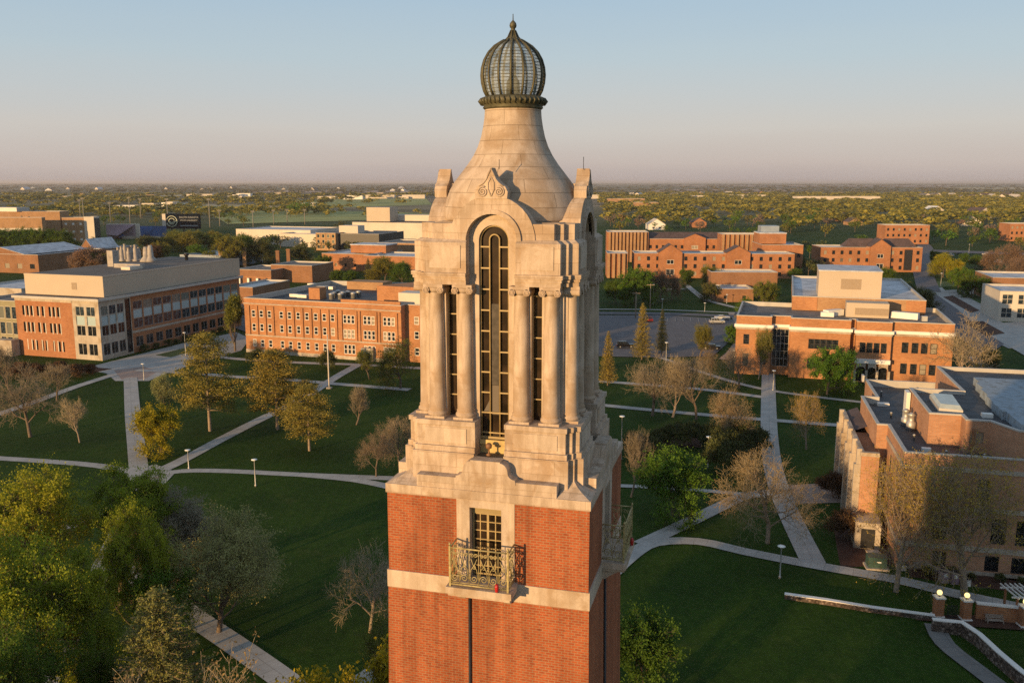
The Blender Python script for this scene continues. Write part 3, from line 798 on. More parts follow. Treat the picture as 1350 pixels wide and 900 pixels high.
b = simple('union_annex', 'building with a bright yellow window grid and a long dark glazed side', 417, 443, 330, 307, 40, BR4, ROOFG, 3, 2.2, 2.6, 3.0, style=dict(nx=1, ny=1, fm=GOLD, pm=GLASSB, fw=.25))
b = simple('glass_hall', 'dark glazed low hall with rows of thin fins left of the theatre', 443, 500, 330, 308, 40, DKMET, ROOFG, 1, 1.6, 9, 2.6, style=dict(fm=STEEL, pm=GLASSD, fw=.2))
b.box(b.A + b.u * 6 + b.v * 12, 14, 10, b.H, b.H + 5, PALE, 'penthouse')
b = simple('theatre', 'pale theatre with a tall plain box tower', 465, 560, 314, 293, 50, PALE, ROOFG, 0)
b.box(frame_pts(488, 314, 0) + GV * 24, 21, 16, b.H, ZT(b.A.y + 26, 273), TAN, 'fly_tower')
b.box(frame_pts(535, 314, 0) + GV * 30, 44, 14, b.H, ZT(b.A.y + 30, 283), PALE, 'upper_hall')
b = simple('art_centre', 'low orange brick building with white stepped roofs left of the tower', 425, 500, 356, 334, 30, BR2, ROOFW, 1, 1.2, 1.6, 5)
b.box(b.A + b.u * 22 + b.v * 16, 20, 14, b.H, b.H + 4, BR2, 'roof_block'); b.box(b.A + b.u * 22 + b.v * 16, 20.6, 14.6, b.H + 4, b.H + 4.4, ROOFW, 'roof_slab')
b = simple('art_studio', 'orange brick studio wing touching the tower edge', 480, 558, 361, 337, 26, BR2, ROOFW, 1, 1.2, 1.6, 6)
b = simple('art_store', 'tan brick block behind the studio wing', 498, 560, 348, 320, 30, BR4, ROOFG, 0)

# ---- far left
b = simple('arena', 'big brown sports arena at far left with stepped roofs', -40, 82, 320, 279, 14, BR4, ROOFG, 0, u=Vector((1, 0)))
b.box(b.A + b.u * (b.L * .35) + b.v * 8, b.L * .5, 12, b.H, b.H + 3, STEEL, 'roof_plant')
b.box(b.A + b.u * (b.L * .62) - b.v * 4, 1, .3, b.H - 12, b.H - 3, DKMET, 'louvre')
b = simple('arena_wing', 'lower brown front of the arena with a cream base', -40, 58, 323, 287, 5, BR4, ROOFW, 0, u=Vector((1, 0)))
b.band(b.A, b.A + b.u * b.L, b.H * .35, b.H * .62, .3, PALE, 'cream_band')
b = simple('arena_lobby', 'brown block with tiled white pattern and a cream end', 84, 113, 320, 287, 8, BR4, ROOFG, 3, 2.0, 1.6, 4.0, u=Vector((1, 0)), style=dict(pm=WHITE))
b = simple('arena_tower', 'cream and dark glass end tower of the arena', 113, 126, 320, 286, 9, PALE, ROOFG, 0, u=Vector((1, 0)))
b.box(b.A + b.u * (b.L + .2) + b.v * 4.5, .8, 7.5, 1, b.H - 1, DKMET, 'dark_glazing', u=b.u)
b = simple('gym_hall', 'white grey roofed hall with brown brick sides at far left', -30, 52, 358, 334, 45, BR3, ROOFW, 1, 3, 2.4, 7)
A_ = b.A; b.gable(A_ + b.u * 0 + b.v * 1, A_ + b.u * 30 + b.v * 1, 42, b.H, b.H + 3.2, BR3, ROOFW)
b = simple('brick_shed', 'brown brick shed with a pale sloping roof behind the trees', 108, 143, 345, 327, 25, BR3, ROOFW, 0)
b.gable(b.A, b.A + b.u * b.L * .45, 20, b.H, b.H + 5, BR3, ROOFW)
b = simple('blue_roofed_shop', 'low building with a blue grey roof behind the laboratory', 238, 292, 352, 336, 40, m_plain('blue siding', (.20, .26, .33), .6), ROOFB, 0)
b = simple('low_white_building', 'low building with a white flat roof at the left edge', -40, 30, 398, 378, 30, CAST, ROOFW, 1, 2, 1.6, 5)

# stadium stands
def stand(name, pts, mat, label, rows=22):
    """raked seating: near-left, near-right, far-right, far-left photo points with heights"""
    P = [G(x, y, z) for x, y, z in pts]
    m = MB()
    for k in range(rows):
        t0, t1 = k / rows, (k + 1) / rows
        a0, b0 = P[0].lerp(P[3], t0), P[1].lerp(P[2], t0); a1, b1 = P[0].lerp(P[3], t1), P[1].lerp(P[2], t1)
        z0 = a0.z; z1 = a1.z
        m.quad((a0.x, a0.y, z0), (b0.x, b0.y, b0.z), (b0.x, b0.y, b1.z), (a0.x, a0.y, z1))
        m.quad((a0.x, a0.y, z1), (b0.x, b0.y, b1.z), (b1.x, b1.y, b1.z), (a1.x, a1.y, z1))
    q = [P[3], P[2]]
    m.quad((q[1].x, q[1].y, 0), (q[0].x, q[0].y, 0), tuple(q[0]), tuple(q[1]))
    return m
root = empty('stadium_stand', G(170, 320), 'stadium stand with pinkish upper and blue lower seating', 'stand')
BLUE = m_plain('blue seats', (.035, .10, .27), .6, 0, .2, .1); PINK = m_plain('pinkish seats', (.34, .25, .29), .7, 0, .15, .1)
stand('s', [(156, 313, 1), (211, 310, 1), (219, 298, 9), (176, 298, 9)], BLUE, '').build('blue_seating', BLUE, root)
stand('s', [(140, 309, 3), (155, 311, 3), (178, 296, 11), (140, 296, 11)], PINK, '').build('grey_seating', PINK, root)
a, c = G(140, 296, 11), G(182, 296, 11); m = MB(); m.obox(((a.x + c.x) / 2, (a.y + c.y) / 2 + 2), (1, 0), (c - a).length, 3, 0, 11.4); m.build('back_wall', PALE, root)
a, c = G(160, 316, 0), G(212, 314, 0); m = MB(); m.obox(((a.x + c.x) / 2, (a.y + c.y) / 2), (1, 0), (c - a).length, 1, 0, 2.2); m.build('front_wall', CAST, root)

# scoreboard
SBT = m_plain('scoreboard lettering', (.24, .26, .28), .6)
a = G(220, 303, 5); Yb = a.y; X0, X1 = XT(219.5, Yb, 8), XT(263.5, Yb, 8); zt, zb = ZT(Yb, 282), ZT(Yb, 301.5)
root = empty('scoreboard', ((X0 + X1) / 2, Yb, 0), 'big dark stadium scoreboard with emblem and white lettering', 'scoreboard')
m = MB(); m.box(X0, X1, Yb, Yb + 3, zb, zt); m.build('panel', m_plain('scoreboard face', (.006, .010, .018), .9, spec=.05), root)
m = MB(); m.box(X0 - 3.2, X0 - .3, Yb - .3, Yb + 3.2, zb - 1, zt); m.build('side_pylon', PALE, root)
for x in (X0 + 4, (X0 + X1) / 2, X1 - 4):
    m = MB(); m.box(x - .5, x + .5, Yb + 1, Yb + 2, 0, zb); m.build('post', DKMET, root)
def text(body, x, y, z, size, mat, parent, bold=.0, name='lettering', rx=90):
    cu = bpy.data.curves.new(name, 'FONT'); cu.body = body; cu.size = size; cu.extrude = .03; cu.offset = bold
    cu.align_x = 'CENTER'; cu.align_y = 'CENTER'
    to = bpy.data.objects.new(name, cu); COL.objects.link(to)
    dg = bpy.context.evaluated_depsgraph_get(); me = bpy.data.meshes.new_from_object(to.evaluated_get(dg))
    bpy.data.objects.remove(to)
    o = link(name, me, parent, mat); o.rotation_euler = (R(rx), 0, 0)
    L = wpos(parent); o.location = (x - L.x, y - L.y, z - L.z); return o
w_ = X1 - X0; h_ = zt - zb
text('SOUTH DAKOTA', X0 + w_ * .68, Yb - .1, zb + h_ * .76, h_ * .17, SBT, root, .02)
text('STATE UNIVERSITY', X0 + w_ * .68, Yb - .1, zb + h_ * .55, h_ * .14, SBT, root, .02)
m = MB(); m.box(X0 + w_ * .42, X0 + w_ * .95, Yb - .12, Yb - .02, zb + h_ * .17, zb + h_ * .24); m.build('sponsor_line', SBT, root)
m = MB(); cx_, cz_ = X0 + w_ * .17, zb + h_ * .5
for a0, a1, rr in ((200, 520, .36), (20, 170, .2), (200, 330, .2)):
    m.tube([(cx_ + h_ * rr * math.cos(R(a)), Yb - .1, cz_ + h_ * rr * math.sin(R(a))) for a in np.linspace(a0, a1, 18)], h_ * .028, 4)
m.tube([(cx_ - h_ * .25, Yb - .1, cz_), (cx_, Yb - .1, cz_ - h_ * .12), (cx_ + h_ * .28, Yb - .1, cz_ + .3)], h_ * .04, 4)
m.build('emblem', m_plain('emblem', (.55, .58, .42), .5), root)

MASTM = m_plain('mast metal', (.24, .225, .20), .7)
# stadium light masts and small field poles
def mast(px, yb, yt, label, group='floodlight masts of the stadium', head=True):
    p = G(px, yb); h = ZT(p.y, yt)
    root = empty('floodlight_mast', p, label, 'floodlight', group)
    m = MB(); m.tube([(p.x, p.y, 0), (p.x, p.y, h)], [.55, .3], 6); m.build('pole', MASTM, root)
    if head:
        m = MB()
        for k in range(2): m.box(p.x - 1.9, p.x + 1.9, p.y - .2, p.y + .2, h - .3 - k * 1.0, h + .15 - k * 1.0)
        m.box(p.x - .15, p.x + .15, p.y - .15, p.y + .15, h - 1.6, h)
        m.build('lamp_rack', MASTM, root)
for px, yb, yt, lb in ((106.5, 292, 263, 'left one of the two close floodlight masts behind the arena'), (111, 294, 261, 'taller right one of the two close masts behind the arena'),
                       (146, 293, 267, 'short floodlight mast above the pinkish stand'), (172, 296, 260, 'tall floodlight mast over the middle of the stand'),
                       (186, 288, 262, 'thin distant floodlight mast between the tall mast and scoreboard'), (222, 300, 262, 'floodlight mast standing right behind the scoreboard'),
                       (277, 300, 262, 'tall floodlight mast to the right of the scoreboard'), (290, 298, 277, 'short mast right of the tall mast by the dark pasture'),
                       (334, 300, 278, 'thin mast in the pasture left of the pair'), (361, 296, 277, 'first of two close poles in the pasture'), (379, 296, 276, 'second of two close poles in the pasture'),
                       (402, 296, 276, 'pole at the right end of the pasture')):
    mast(px, yb, yt, lb)

# ---- dormitories on the right
def dorm(name, label, px0, px1, yb, yt, D, rows, gables=(), wall=BR2, roof=ROOFW, gap=3.4, fins=None, slate=False, **kw):
    b = simple(name, label, px0, px1, yb, yt, D, wall, roof, rows, 1.5, 1.9, gap, **kw)
    for gx, gw, gt in gables:
        t = (gx - px0) / (px1 - px0) * b.L
        A_ = b.A + b.u * (t - gw / 2) - b.v * 1.5; B_ = A_ + b.u * gw
        zg = b.H + .6; zt_ = ZT(b.A.y, gt)
        m = MB(); q = [A_, B_, B_ + b.v * 8, A_ + b.v * 8]
        b.facade(m, q[0], q[1], 0, zg, [(gw / 2, 1.5, gw * .35, 2.8, dict(nx=2, fm=WHITE, fw=.12)), (gw / 2, zg * .55, gw * .3, 2.0, dict(nx=2, fm=WHITE, fw=.12))])
        for i in (1, 2, 3): b.facade(m, q[i], q[(i + 1) % 4], 0, zg, [])
        m.build('gable_bay', wall, b.root)
        b.gable(q[0], q[1], 9, zg, zt_, wall, SLATE)
    if fins:
        f0, f1, n = fins
        for k in range(n):
            t = (f0 + (f1 - f0) * k / (n - 1) - px0) / (px1 - px0) * b.L
            p_ = b.A + b.u * t - b.v * .6; b.box(p_, 1.2, 1.3, 0, b.H, BR4, 'pier', u=b.u)
    if slate:
        m = MB(); q = [b.A + b.v * 2, b.A + b.u * b.L + b.v * 2]; r0, r1 = q[0] + b.v * D * .4, q[1] + b.v * D * .4; e0, e1 = q[0] + b.v * (D - 4), q[1] + b.v * (D - 4)
        zz = b.H + .02
        m.quad((*q[0], zz), (*q[1], zz), (*r1, zz + 3.5), (*r0, zz + 3.5)); m.quad((*r0, zz + 3.5), (*r1, zz + 3.5), (*e1, zz), (*e0, zz))
        m.quad((*q[0], zz), (*r0, zz + 3.5), (*e0, zz)); m.quad((*q[1], zz), (*e1, zz), (*r1, zz + 3.5)); m.build('pitched_roof', SLATE, b.root)
    return b
UF = Vector((1, -.06)).normalized()
dorm('dormitory', 'brick dormitory with vertical tan piers just right of the tower', 800, 854, 345, 306, 18, 0, fins=(803, 850, 11), u=UF)
dorm('dormitory', 'rear brick dormitory row with dark roofs and one small gable', 853, 1003, 345, 315, 18, 2, gables=((915, 12, 308),), u=UF, slate=True)
dorm('dormitory', 'front brick dormitory row with white roof edge and two gables', 836, 1046, 366, 334, 16, 3, gables=((883, 11, 322), (972, 11, 324)), u=UF, gap=4.2)
dorm('dormitory', 'narrow brick dormitory end with piers at the tower edge', 800, 827, 366, 334, 16, 0, fins=(802, 822, 4), u=UF)
b = dorm('dormitory', 'tall stepped brick dormitory block with a pale penthouse', 1003, 1057, 362, 323, 24, 2, u=UF)
b.box(b.A + b.u * 7 + b.v * 16, 13, 14, b.H, b.H + 5, BR2, 'stair_tower', u=UF); b.box(b.A + b.u * 7 + b.v * 16, 13.4, 14.4, b.H + 5, b.H + 5.5, ROOFW, 'roof_slab', u=UF)
b.box(b.A + b.u * 7 + b.v * 20, 9, 8, b.H + 5.5, b.H + 8.5, ROOFB, 'penthouse', u=UF)
dorm('dormitory', 'brick dormitory of vertical piers behind the gabled rows', 950, 1004, 349, 309, 14, 0, fins=(952, 1002, 9), u=UF)
UR = Vector((1, .10)).normalized()
b = dorm('dormitory', 'separate brick dormitory at right with a central gable and slate roofs', 1081, 1214, 358, 326, 18, 3, gables=((1158, 10, 315),), u=UF, gap=3.8, slate=False)
for px, zz in ((1139, 0), (1186, 0)):
    t = (px - 1081) / 131 * b.L; q = b.A + b.u * t + b.v * 5
    m = MB(); c0_, c1_ = q - b.u * 9, q + b.u * 9; c2_, c3_ = c1_ + b.v * 9, c0_ + b.v * 9; r0, r1 = (c0_ + c3_) / 2 + b.u * 3, (c1_ + c2_) / 2 - b.u * 3; zz = b.H + .02
    m.quad((*c0_, zz), (*c1_, zz), (*r1, zz + 4), (*r0, zz + 4)); m.quad((*c2_, zz), (*c3_, zz), (*r0, zz + 4), (*r1, zz + 4)); m.quad((*c1_, zz), (*c2_, zz), (*r1, zz + 4)); m.quad((*c3_, zz), (*c0_, zz), (*r0, zz + 4))
    m.build('pitched_roof', SLATE, b.root)
b.box(b.A + b.u * (b.L * .86) - b.v * .3, 3.6, .7, 1, b.H - 1, DKMET, 'dark_glazing', u=UF)
dorm('dormitory', 'far brick dormitory with white roof behind the slate roofed one', 1166, 1224, 322, 297, 18, 3, u=UF)
dorm('dormitory', 'brick dormitory at the right edge among trees', 1330, 1400, 318, 295, 18, 3, u=UF)
b = simple('commons_building', 'low brown brick commons in two tiers with white roof edges', 944, 993, 398, 381, 14, BR3, ROOFW, 1, 1.3, 1.2, 5, u=UF)
Q = rect(b.A + b.v * 14, b.L * 1.85, 12, b.u, b.v); b.block(Q, 0, b.H + 5.0, BR3, ROOFW, {}, .5)

# ---- union hall (big orange brick building right of the lot)
A = G(968, 492); A = Vector((A.x, A.y))
b = Bld('union_hall', A, 'large orange brick union hall with white cornice, arched porch and tan rooftop box')
HU = ZT(A.y, 416)
def urect(px, y0=None): pass
t_ = lambda px, off=0.0: ((lambda k, c0: (k * (A.y + GV.y * off) + c0 - (A.x + GV.x * off)) / (GU.x - k * GU.y))((px - 675) / F * PC, (px - 675) / F * CH * PS))
xa, xb_, xc_, xd, xe, xf = t_(1014), t_(1039), t_(1117), t_(1124), t_(1170), t_(1252)
D_ = 26
wst = dict(nx=1, ny=2, fm=DKMET, pm=GLASS, fw=.1)
cor = [(0, 0), (xa, 0), (xa, 2.0), (xb_, 2.0), (xb_, -.6), (xc_, -.6), (xc_, 1.5), (xd, 1.5), (xd, -1.5), (xe, -1.5), (xe, 0), (xf, 0), (xf, D_), (0, D_)]
P_ = [A + GU * x + GV * y for x, y in cor]
ops = {0: [(xa * .3, z, 1.35, 2.4, wst) for z in (2.6, 7.2)] + [(xa * .8, z, 1.35, 2.4, wst) for z in (2.6, 7.2)],
       2: [((xb_ - xa) / 2, 2.0, (xb_ - xa) * .86, 9.0, dict(nx=4, ny=5, fm=STEEL, pm=GLASSD, fw=.08))],
       4: [((xc_ - xb_) * t, z, 1.3, 2.3, wst) for t in (.36, .46, .56, .66, .76) for z in (7.0, 2.4)],
       8: [((xe - xd) * t, 6.9, 1.25, 2.3, wst) for t in (.2, .4, .6, .8)] + [((xe - xd) * t, .3, 2.1, 3.6, dict(pm=GLASSD)) for t in (.2, .5, .8)],
       10: [((xf - xe) * t, z, 1.4, 2.4, wst) for t in (.24, .40, .55, .70) for z in (7.0, 2.2)],
       11: [(x, z, 1.4, 2.4, wst) for x in (4, 8, 12, 16, 20) for z in (7.0, 2.2)], 13: [(x, z, 1.4, 2.4, wst) for x in (4, 9, 14, 19) for z in (7.0, 2.4)]}
b.block(P_, 0, HU, BR1, ROOFG, ops, .9)
for i in (0, 2, 4, 6, 8, 10, 11, 13, 1, 3, 5, 7, 9):
    a0, a1 = P_[i], P_[(i + 1) % 14]
    e = (a1 - a0).normalized() * (.42 if i in (0, 4, 8) else 0)
    b.band(a0 - e, a1 + e * (0 if i == 10 else 1), HU - 2.6 + i * .002, HU - 1.9 + i * .002, .30 + i * .003, WHITE, 'cornice'); b.band(a0, a1, HU - 3.1 + i * .002, HU - 2.62 + i * .002, .14 + i * .003, CAST, 'frieze')
for i in (8,):
    a0, a1 = P_[i], P_[i + 1]
    b.band(a0, a1, 4.6, 5.5, 1.1, WHITE, 'balustrade', d=0)
    n_ = -GV; w0 = (xe - xd)
    m = MB()
    for t in (.02, .35, .65, .98):
        c = a0 + GU * (w0 * t) + n_ * .8; m.obox(c, GU, .5, .5, 0, 3.0)
    m.build('porch_pier', CAST, b.root)
    m = MB()
    for k in range(3):
        t0, t1 = (.02, .35, .65, .98)[k], (.02, .35, .65, .98)[k + 1]
        xm, rr = w0 * (t0 + t1) / 2, w0 * (t1 - t0) / 2 - .25
        out = [(xm + rr * math.cos(R(a)), 3.0 + rr * .85 * math.sin(R(a))) for a in range(180, -1, -20)]
        ol = [(w0 * t0, 3.0)] + out + [(w0 * t1, 3.0), (w0 * t1, 4.6), (w0 * t0, 4.6)]
        i0 = len(m.v); pts3 = []
        for d_ in (.95, .55):
            for x, z in ol:
                c = a0 + GU * x + n_ * d_; pts3.append((c.x, c.y, z))
        m.v += pts3; n2 = len(ol)
        for q in range(1, len(out)):
            z = 4.6; c0_ = [a0 + GU * out[q - 1][0] + n_ * .95, a0 + GU * out[q][0] + n_ * .95]
            m.quad((*c0_[0], out[q - 1][1]), (*c0_[1], out[q][1]), (*c0_[1], 4.6), (*c0_[0], 4.6))
            c1_ = [a0 + GU * out[q - 1][0] + n_ * .55, a0 + GU * out[q][0] + n_ * .55]
            m.quad((*c0_[1], out[q][1]), (*c0_[0], out[q - 1][1]), (*c1_[0], out[q - 1][1]), (*c1_[1], out[q][1]))
    m.build('arcade', CAST, b.root)
# upper rear block with white roof
HB = HU + 1.6
q0 = A + GU * t_(1040, D_ - 6) * 1.0 + GV * (D_ - 6)
BL = t_(1214, D_ - 6) - t_(1040, D_ - 6)
QB = rect(q0, BL, 52)
b.block(QB, HU - .8, HB + 1.0, BR4, ROOFW, {}, .5)
b.box(q0 + GU * 3 - GV * .05, 6, .2, HU - .7, HB + .9, BR1, 'brick_panel'); b.box(q0 + GU * (BL - 2.2) - GV * .05, 4.4, .2, HU - .7, HB + .9, BR1, 'brick_panel')
m = MB(); pb = q0 + GU * (BL * .20) + GV * 4; wq = rect(pb, BL * .48, 16); m.prism([tuple(p) for p in wq], HB + .4, HB + 7.2); m.build('penthouse', TAN, b.root)
m = MB(); wq2 = rect(pb - GU * .15 - GV * .15, BL * .48 + .3, 16.3); m.prism([tuple(p) for p in wq2], HB + 7.2, HB + 7.5, bottom=True); m.build('penthouse_roof', ROOFW, b.root)
b.band(pb + GU * (BL * .48 * .36), pb + GU * (BL * .48 * .68), HB + 2.8, HB + 5.4, .06, TAND, 'louvre')
c_ = A + GU * (t_(1137, D_ - 12)) + GV * (D_ - 12)
b.box(c_, 9.5, 5, HU - .85, HU + 2.6, TAN, 'air_handler'); b.box(c_ + GU * 1.0 - GV * 2.6, 7.5, .3, HU - .2, HU + 1.4, TAND, 'louvre'); b.box(c_ - GU * 7.5 - GV * 1, 5, 1.8, HU - .85, HU + .6, WHITE, 'duct', u=Vector((.9, .43))); b.box(c_ + GU * 8.5 - GV * 1, 6, 1.8, HU - .85, HU + .6, WHITE, 'duct', u=Vector((.8, -.6)))
b.box(c_ - GU * 9 - GV * 3, 3, 1.6, HU - .85, HU + .2, WHITE, 'duct'); b.box(A + GU * (xa * .4) + GV * 5, 8, 6, HU - .8, HU - .2, ROOFD, 'roof_unit')
b.box(A + GU * (xe + 8) + GV * 10, 1.2, 1.2, HU - .85, HU + .3, STEEL, 'roof_vent')

# ---- glass cornered building at right edge
b = simple('glass_cornered_building', 'modern pale building with glazed corner at the right edge', 1315, 1400, 424, 384, 22, PALE, ROOFW, 2, 3.2, 3.2, 3.8, u=Vector((.97, -.24)).normalized(), style=dict(nx=2, ny=2, fm=PALE, pm=GLASSB, fw=.12))
b = simple('white_roofed_wing', 'white roofed rear wing of the glass cornered building', 1306, 1390, 398, 366, 26, BR3, ROOFW, 1, 1.4, 1.6, 5, u=Vector((.97, -.24)).normalized())

# ---- stone and brick building at the lower right
us = Vector((math.cos(R(-14)), math.sin(R(-14)))); vs = Vector((-us.y, us.x))
A = Vector((45.4, 99.6)); HS = 14.0
b = Bld('stone_hall', A, 'brick and stone hall with dark stepped roofs at the lower right behind budding trees')
K = lambda x, y: A + us * x + vs * y
gw = dict(nx=2, ny=2, fm=DKMET, pm=GLASSD, fw=.08)
row1 = [(x, .55, 1.5, 1.9, gw) for x in (4.6, 10.2, 13.0, 15.7, 18.4, 21.1, 23.8, 26.5)]
row2 = [(x, 3.9, 1.6, 3.0, gw) for x in (4.4, 10.6, 13.2, 16.0, 18.7, 21.4, 24.1, 26.8)]
row3 = [(x, 9.0, 1.2, 2.5, gw) for x in (8.6, 14.6, 20.6, 26.6)]
P_ = [K(0, 0), K(30, 0), K(30, 40), K(.8, 40), K(.8, 28), K(-1.3, 28), K(-1.3, 12.2), K(0, 12.2)]
b.block(P_, 0, HS, BR5, ROOFD, {0: row1 + row2 + row3, 7: [(x, z, 1.2, 2.2, gw) for x in (3.5, 8.5) for z in (4.2, 9)], 3: [(x, z, 1.2, 2.4, gw) for x in (3, 8) for z in (3, 8)]}, .9)
for z0_, z1_ in ((2.8, 3.4), (7.6, 8.1), (12.2, 12.7)):
    b.band(K(0, 0), K(30, 0), z0_, z1_, .12, CAST); b.band(K(0, 12.2), K(0, 0), z0_ + .003, z1_ + .003, .123, CAST)
b.band(K(0, 0), K(30, 0), 0, .4, .1, CAST, 'plinth')
Q = [K(3.8, 7.4), K(7.4, 7.4), K(7.4, 5.1), K(10, 5.1), K(12, 1.2), K(29.5, 1.2), K(29.5, 38), K(10.6, 38), K(10.5, 21.3), K(3.9, 21.3)]
b.block(Q, HS - .9, HS + 3.0, BR5, ROOFD, {2: [(1.3, HS + .3, 1.5, 1.4, dict(pm=TAND))]}, .4)
for x in (8.3, 13.5, 15.2): b.box(K(x, 4.6 if x < 10 else .9), .35, .35, HS - .8, HS + 2.2, BR3, 'roof_pipe', u=us)
sk = [K(5.3, 9.6), K(7.9, 9.0), K(8.4, 16.6), K(5.6, 17)]; sc_ = (sk[0] + sk[2]) / 2
m = MB(); m.prism([tuple(p) for p in sk], HS + 2.6, HS + 3.3); m.build('skylight_kerb', COPE, b.root)
m = MB(); m.prism([tuple((p - sc_) * .985 + sc_) for p in sk], HS + 3.302, HS + 3.7, taper=[tuple((p - sc_) * .8 + sc_) for p in sk]); m.build('skylight', m_plain('skylight', (.42, .47, .44), .3), b.root)
st_ = [K(13.4, 28), K(13.4, 24.5), K(12.9, 24.5), K(12.9, 20.5), K(12.5, 20.5), K(12.5, 16.5), K(12.2, 16.5), K(12.2, 12.5), K(12.0, 12.5), K(12.0, 8), K(12.4, 8), K(12.4, 2), K(29, 2), K(29, 28)]
RIB = m_stone('standing seam roof', (.30, .36, .42), .6, 40, .15, .7)
m = MB(); m.prism([tuple(p) for p in st_], HS + 2.62, HS + 3.7); m.build('metal_roof', RIB, b.root)
for x, y in ((4.3, 14.2), (4.0, 16.2)):
    c = K(x - 1.2, y); m = MB(); m.lathe([(.6, HS - .9), (.6, HS + .1), (.38, HS + .3), (.38, HS + 1.0), (.55, HS + 1.1), (.15, HS + 1.4)], c.x, c.y, 10); m.build('roof_ventilator', STEEL, b.root)
b.box(K(1.6, 27), 1.6, .9, HS - .9, HS - .5, WHITE, 'roof_unit', u=us); b.box(K(10.6, 9), 1.2, .8, HS + 2.6, HS + 3.1, WHITE, 'roof_unit', u=us); b.box(K(3.2, 4.6), 1.0, .6, HS - .9, HS - .5, WHITE, 'roof_unit', u=us)
b.box(K(3.5, 20.2), .5, 1.8, HS - .9, HS + 2.9, WHITE, 'flue', u=us)
for x, y in ((2.2, 33), (5.5, 26), (7.5, 30), (1.6, 20), (2.6, 9), (5, 2.6), (9, 2.2), (6.2, 35)):
    c = K(x, y); m = MB(); m.lathe([(.14, HS - .9), (.14, HS - .2), (.22, HS - .18), (.05, HS - .05)], c.x, c.y, 8); m.build('roof_vent', STEEL, b.root)
b.box(K(.3, 39.2), .3, 1.2, HS, HS + 1.0, COPE, 'parapet_post', u=us)
# lower entrance block on its left
Q = [K(-3.4, 8.5), K(-1.32, 8.5), K(-1.32, 31), K(-3.4, 31)]
b.block(Q, 0, HS - 3.2, BR5, None, {0: [(1.04, .4, 1.3, 3.0, dict(nx=2, ny=2, fm=DKMET, pm=GLASSD, fw=.1))]}, name='entrance_block')
m = MB(); z_ = HS - 3.2
m.quad((*K(-3.4, 20), z_ + .02), (*K(-1.32, 20), z_ + .9), (*K(-1.32, 31), z_ + .9), (*K(-3.4, 31), z_ + .02)); m.build('entrance_roof', SLATE, b.root)
m = MB(); m.quad((*K(-3.4, 8.5), z_), (*K(-1.32, 8.5), z_), (*K(-1.32, 20), z_), (*K(-3.4, 20), z_)); m.build('lower_roof', BR3, b.root)
b.band(Q[0], Q[1], z_ + .02, z_ + .5, .15, CAST, 'coping', d=.5); b.band(Q[3], Q[0], z_ + .03, z_ + .51, .152, CAST, 'coping', d=.35)
for i, y in enumerate((9.2, 14, 19, 24, 29.5)):
    c = K(-3.75, y); b.box(c, .9, .8, 0, z_ - 1.2, CAST, 'buttress', u=us); b.box(K(-3.65, y), .6, .6, z_ - 1.2, z_ + .8, CAST, 'buttress_cap', u=us)
b.box(K(-2.6, 6.6), 3.0, 3.6, 0, 3.4, CAST, 'porch', u=us); b.box(K(-2.6, 4.75), 1.6, .1, .1, 2.6, DKMET, 'door', u=us)

# ---- houses, sheds and long roofs in the far wooded belt
far = [(1050, 1160, 268, 259, PALE, ROOFW, 'long white warehouse beyond the woods at right'), (802, 850, 270, 262, BR4, PALE, 'low tan roofs right of the tower beyond the woods'),
       (905, 935, 263, 258, PALE, ROOFW, 'pale low building in the far right town'), (955, 1010, 262, 257, PALE, PALE, 'long pale building in the far right town'),
       (838, 868, 276, 267, BR4, SLATE, 'brown roofed building beyond the woods'), (700, 790, 262, 257, PALE, ROOFW, 'long pale roof hidden behind the tower'),
       (418, 442, 263, 259, PALE, ROOFW, 'white roofed shed in the far left fields'), (452, 478, 263, 258, WHITE, ROOFW, 'cream shed of the far farm'), (482, 520, 262, 257, PALE, ROOFW, 'long cream shed near the tower in the fields'),
       (530, 560, 262, 257, PALE, ROOFW, 'pale shed touching the tower edge'), (246, 280, 260, 256, PALE, PALE, 'long low cream roof left of the pasture'), (300, 330, 259, 255, WHITE, ROOFW, 'white low roof at mid left horizon'),
       (187, 203, 273, 268, PALE, SLATE, 'pale shed behind the stadium masts'), (213, 218, 273, 267, WHITE, SLATE, 'small white house left of the pasture'), (219, 228, 274, 266, PALE, SLATE, 'cream house beside the small white one'), (233, 240, 274, 268, WHITE, SLATE, 'small white house right of the cream one'),
       (150, 178, 276, 271, WHITE, ROOFW, 'low white building between the two stadium masts'), (84, 106, 276, 271, PALE, ROOFW, 'low pale building behind the arena'),
       (395, 414, 272, 268, PALE, ROOFW, 'small pale building in the green pasture')]
for x0, x1, yb, yt, wm, rm, lb in far:
    simple('far_building', lb, x0, x1, yb, yt, 30, wm, rm, 0, u=Vector((1, 0)))
def house(px, yb, w, h, label, wall=PALE, roof=SLATE, group='houses in the far wooded town', ang=0.0, name='house'):
    p = G(px, yb); uu = Vector((math.cos(ang), math.sin(ang))); v_ = Vector((-uu.y, uu.x))
    b = Bld(name, p, label, 'house', group); A_ = Vector((p.x, p.y)) - uu * w / 2
    b.block([A_, A_ + uu * w, A_ + uu * w + v_ * w * 1.2, A_ + v_ * w * 1.2], 0, h, wall, None, {0: [(w * .3, 1.2, w * .14, 1.6), (w * .7, 1.2, w * .14, 1.6)]})
    b.gable(A_, A_ + uu * w, w * 1.2, h, h + w * .32, wall, roof)
house(1299, 287, 22, 5.5, 'larger cream gabled house among the trees at right', ang=.25)
house(1281, 298, 17, 4.5, 'cream gabled house in front of the larger one', ang=-.3)
house(1236, 283, 24, 4, 'low pale gabled building in the wood', PALE, WHITE)
house(1267, 284, 18, 3.5, 'low tan roofed house by the pale gable', BR4)
house(866, 303, 16, 5, 'white gabled house behind the rear dormitory', WHITE, PALE)
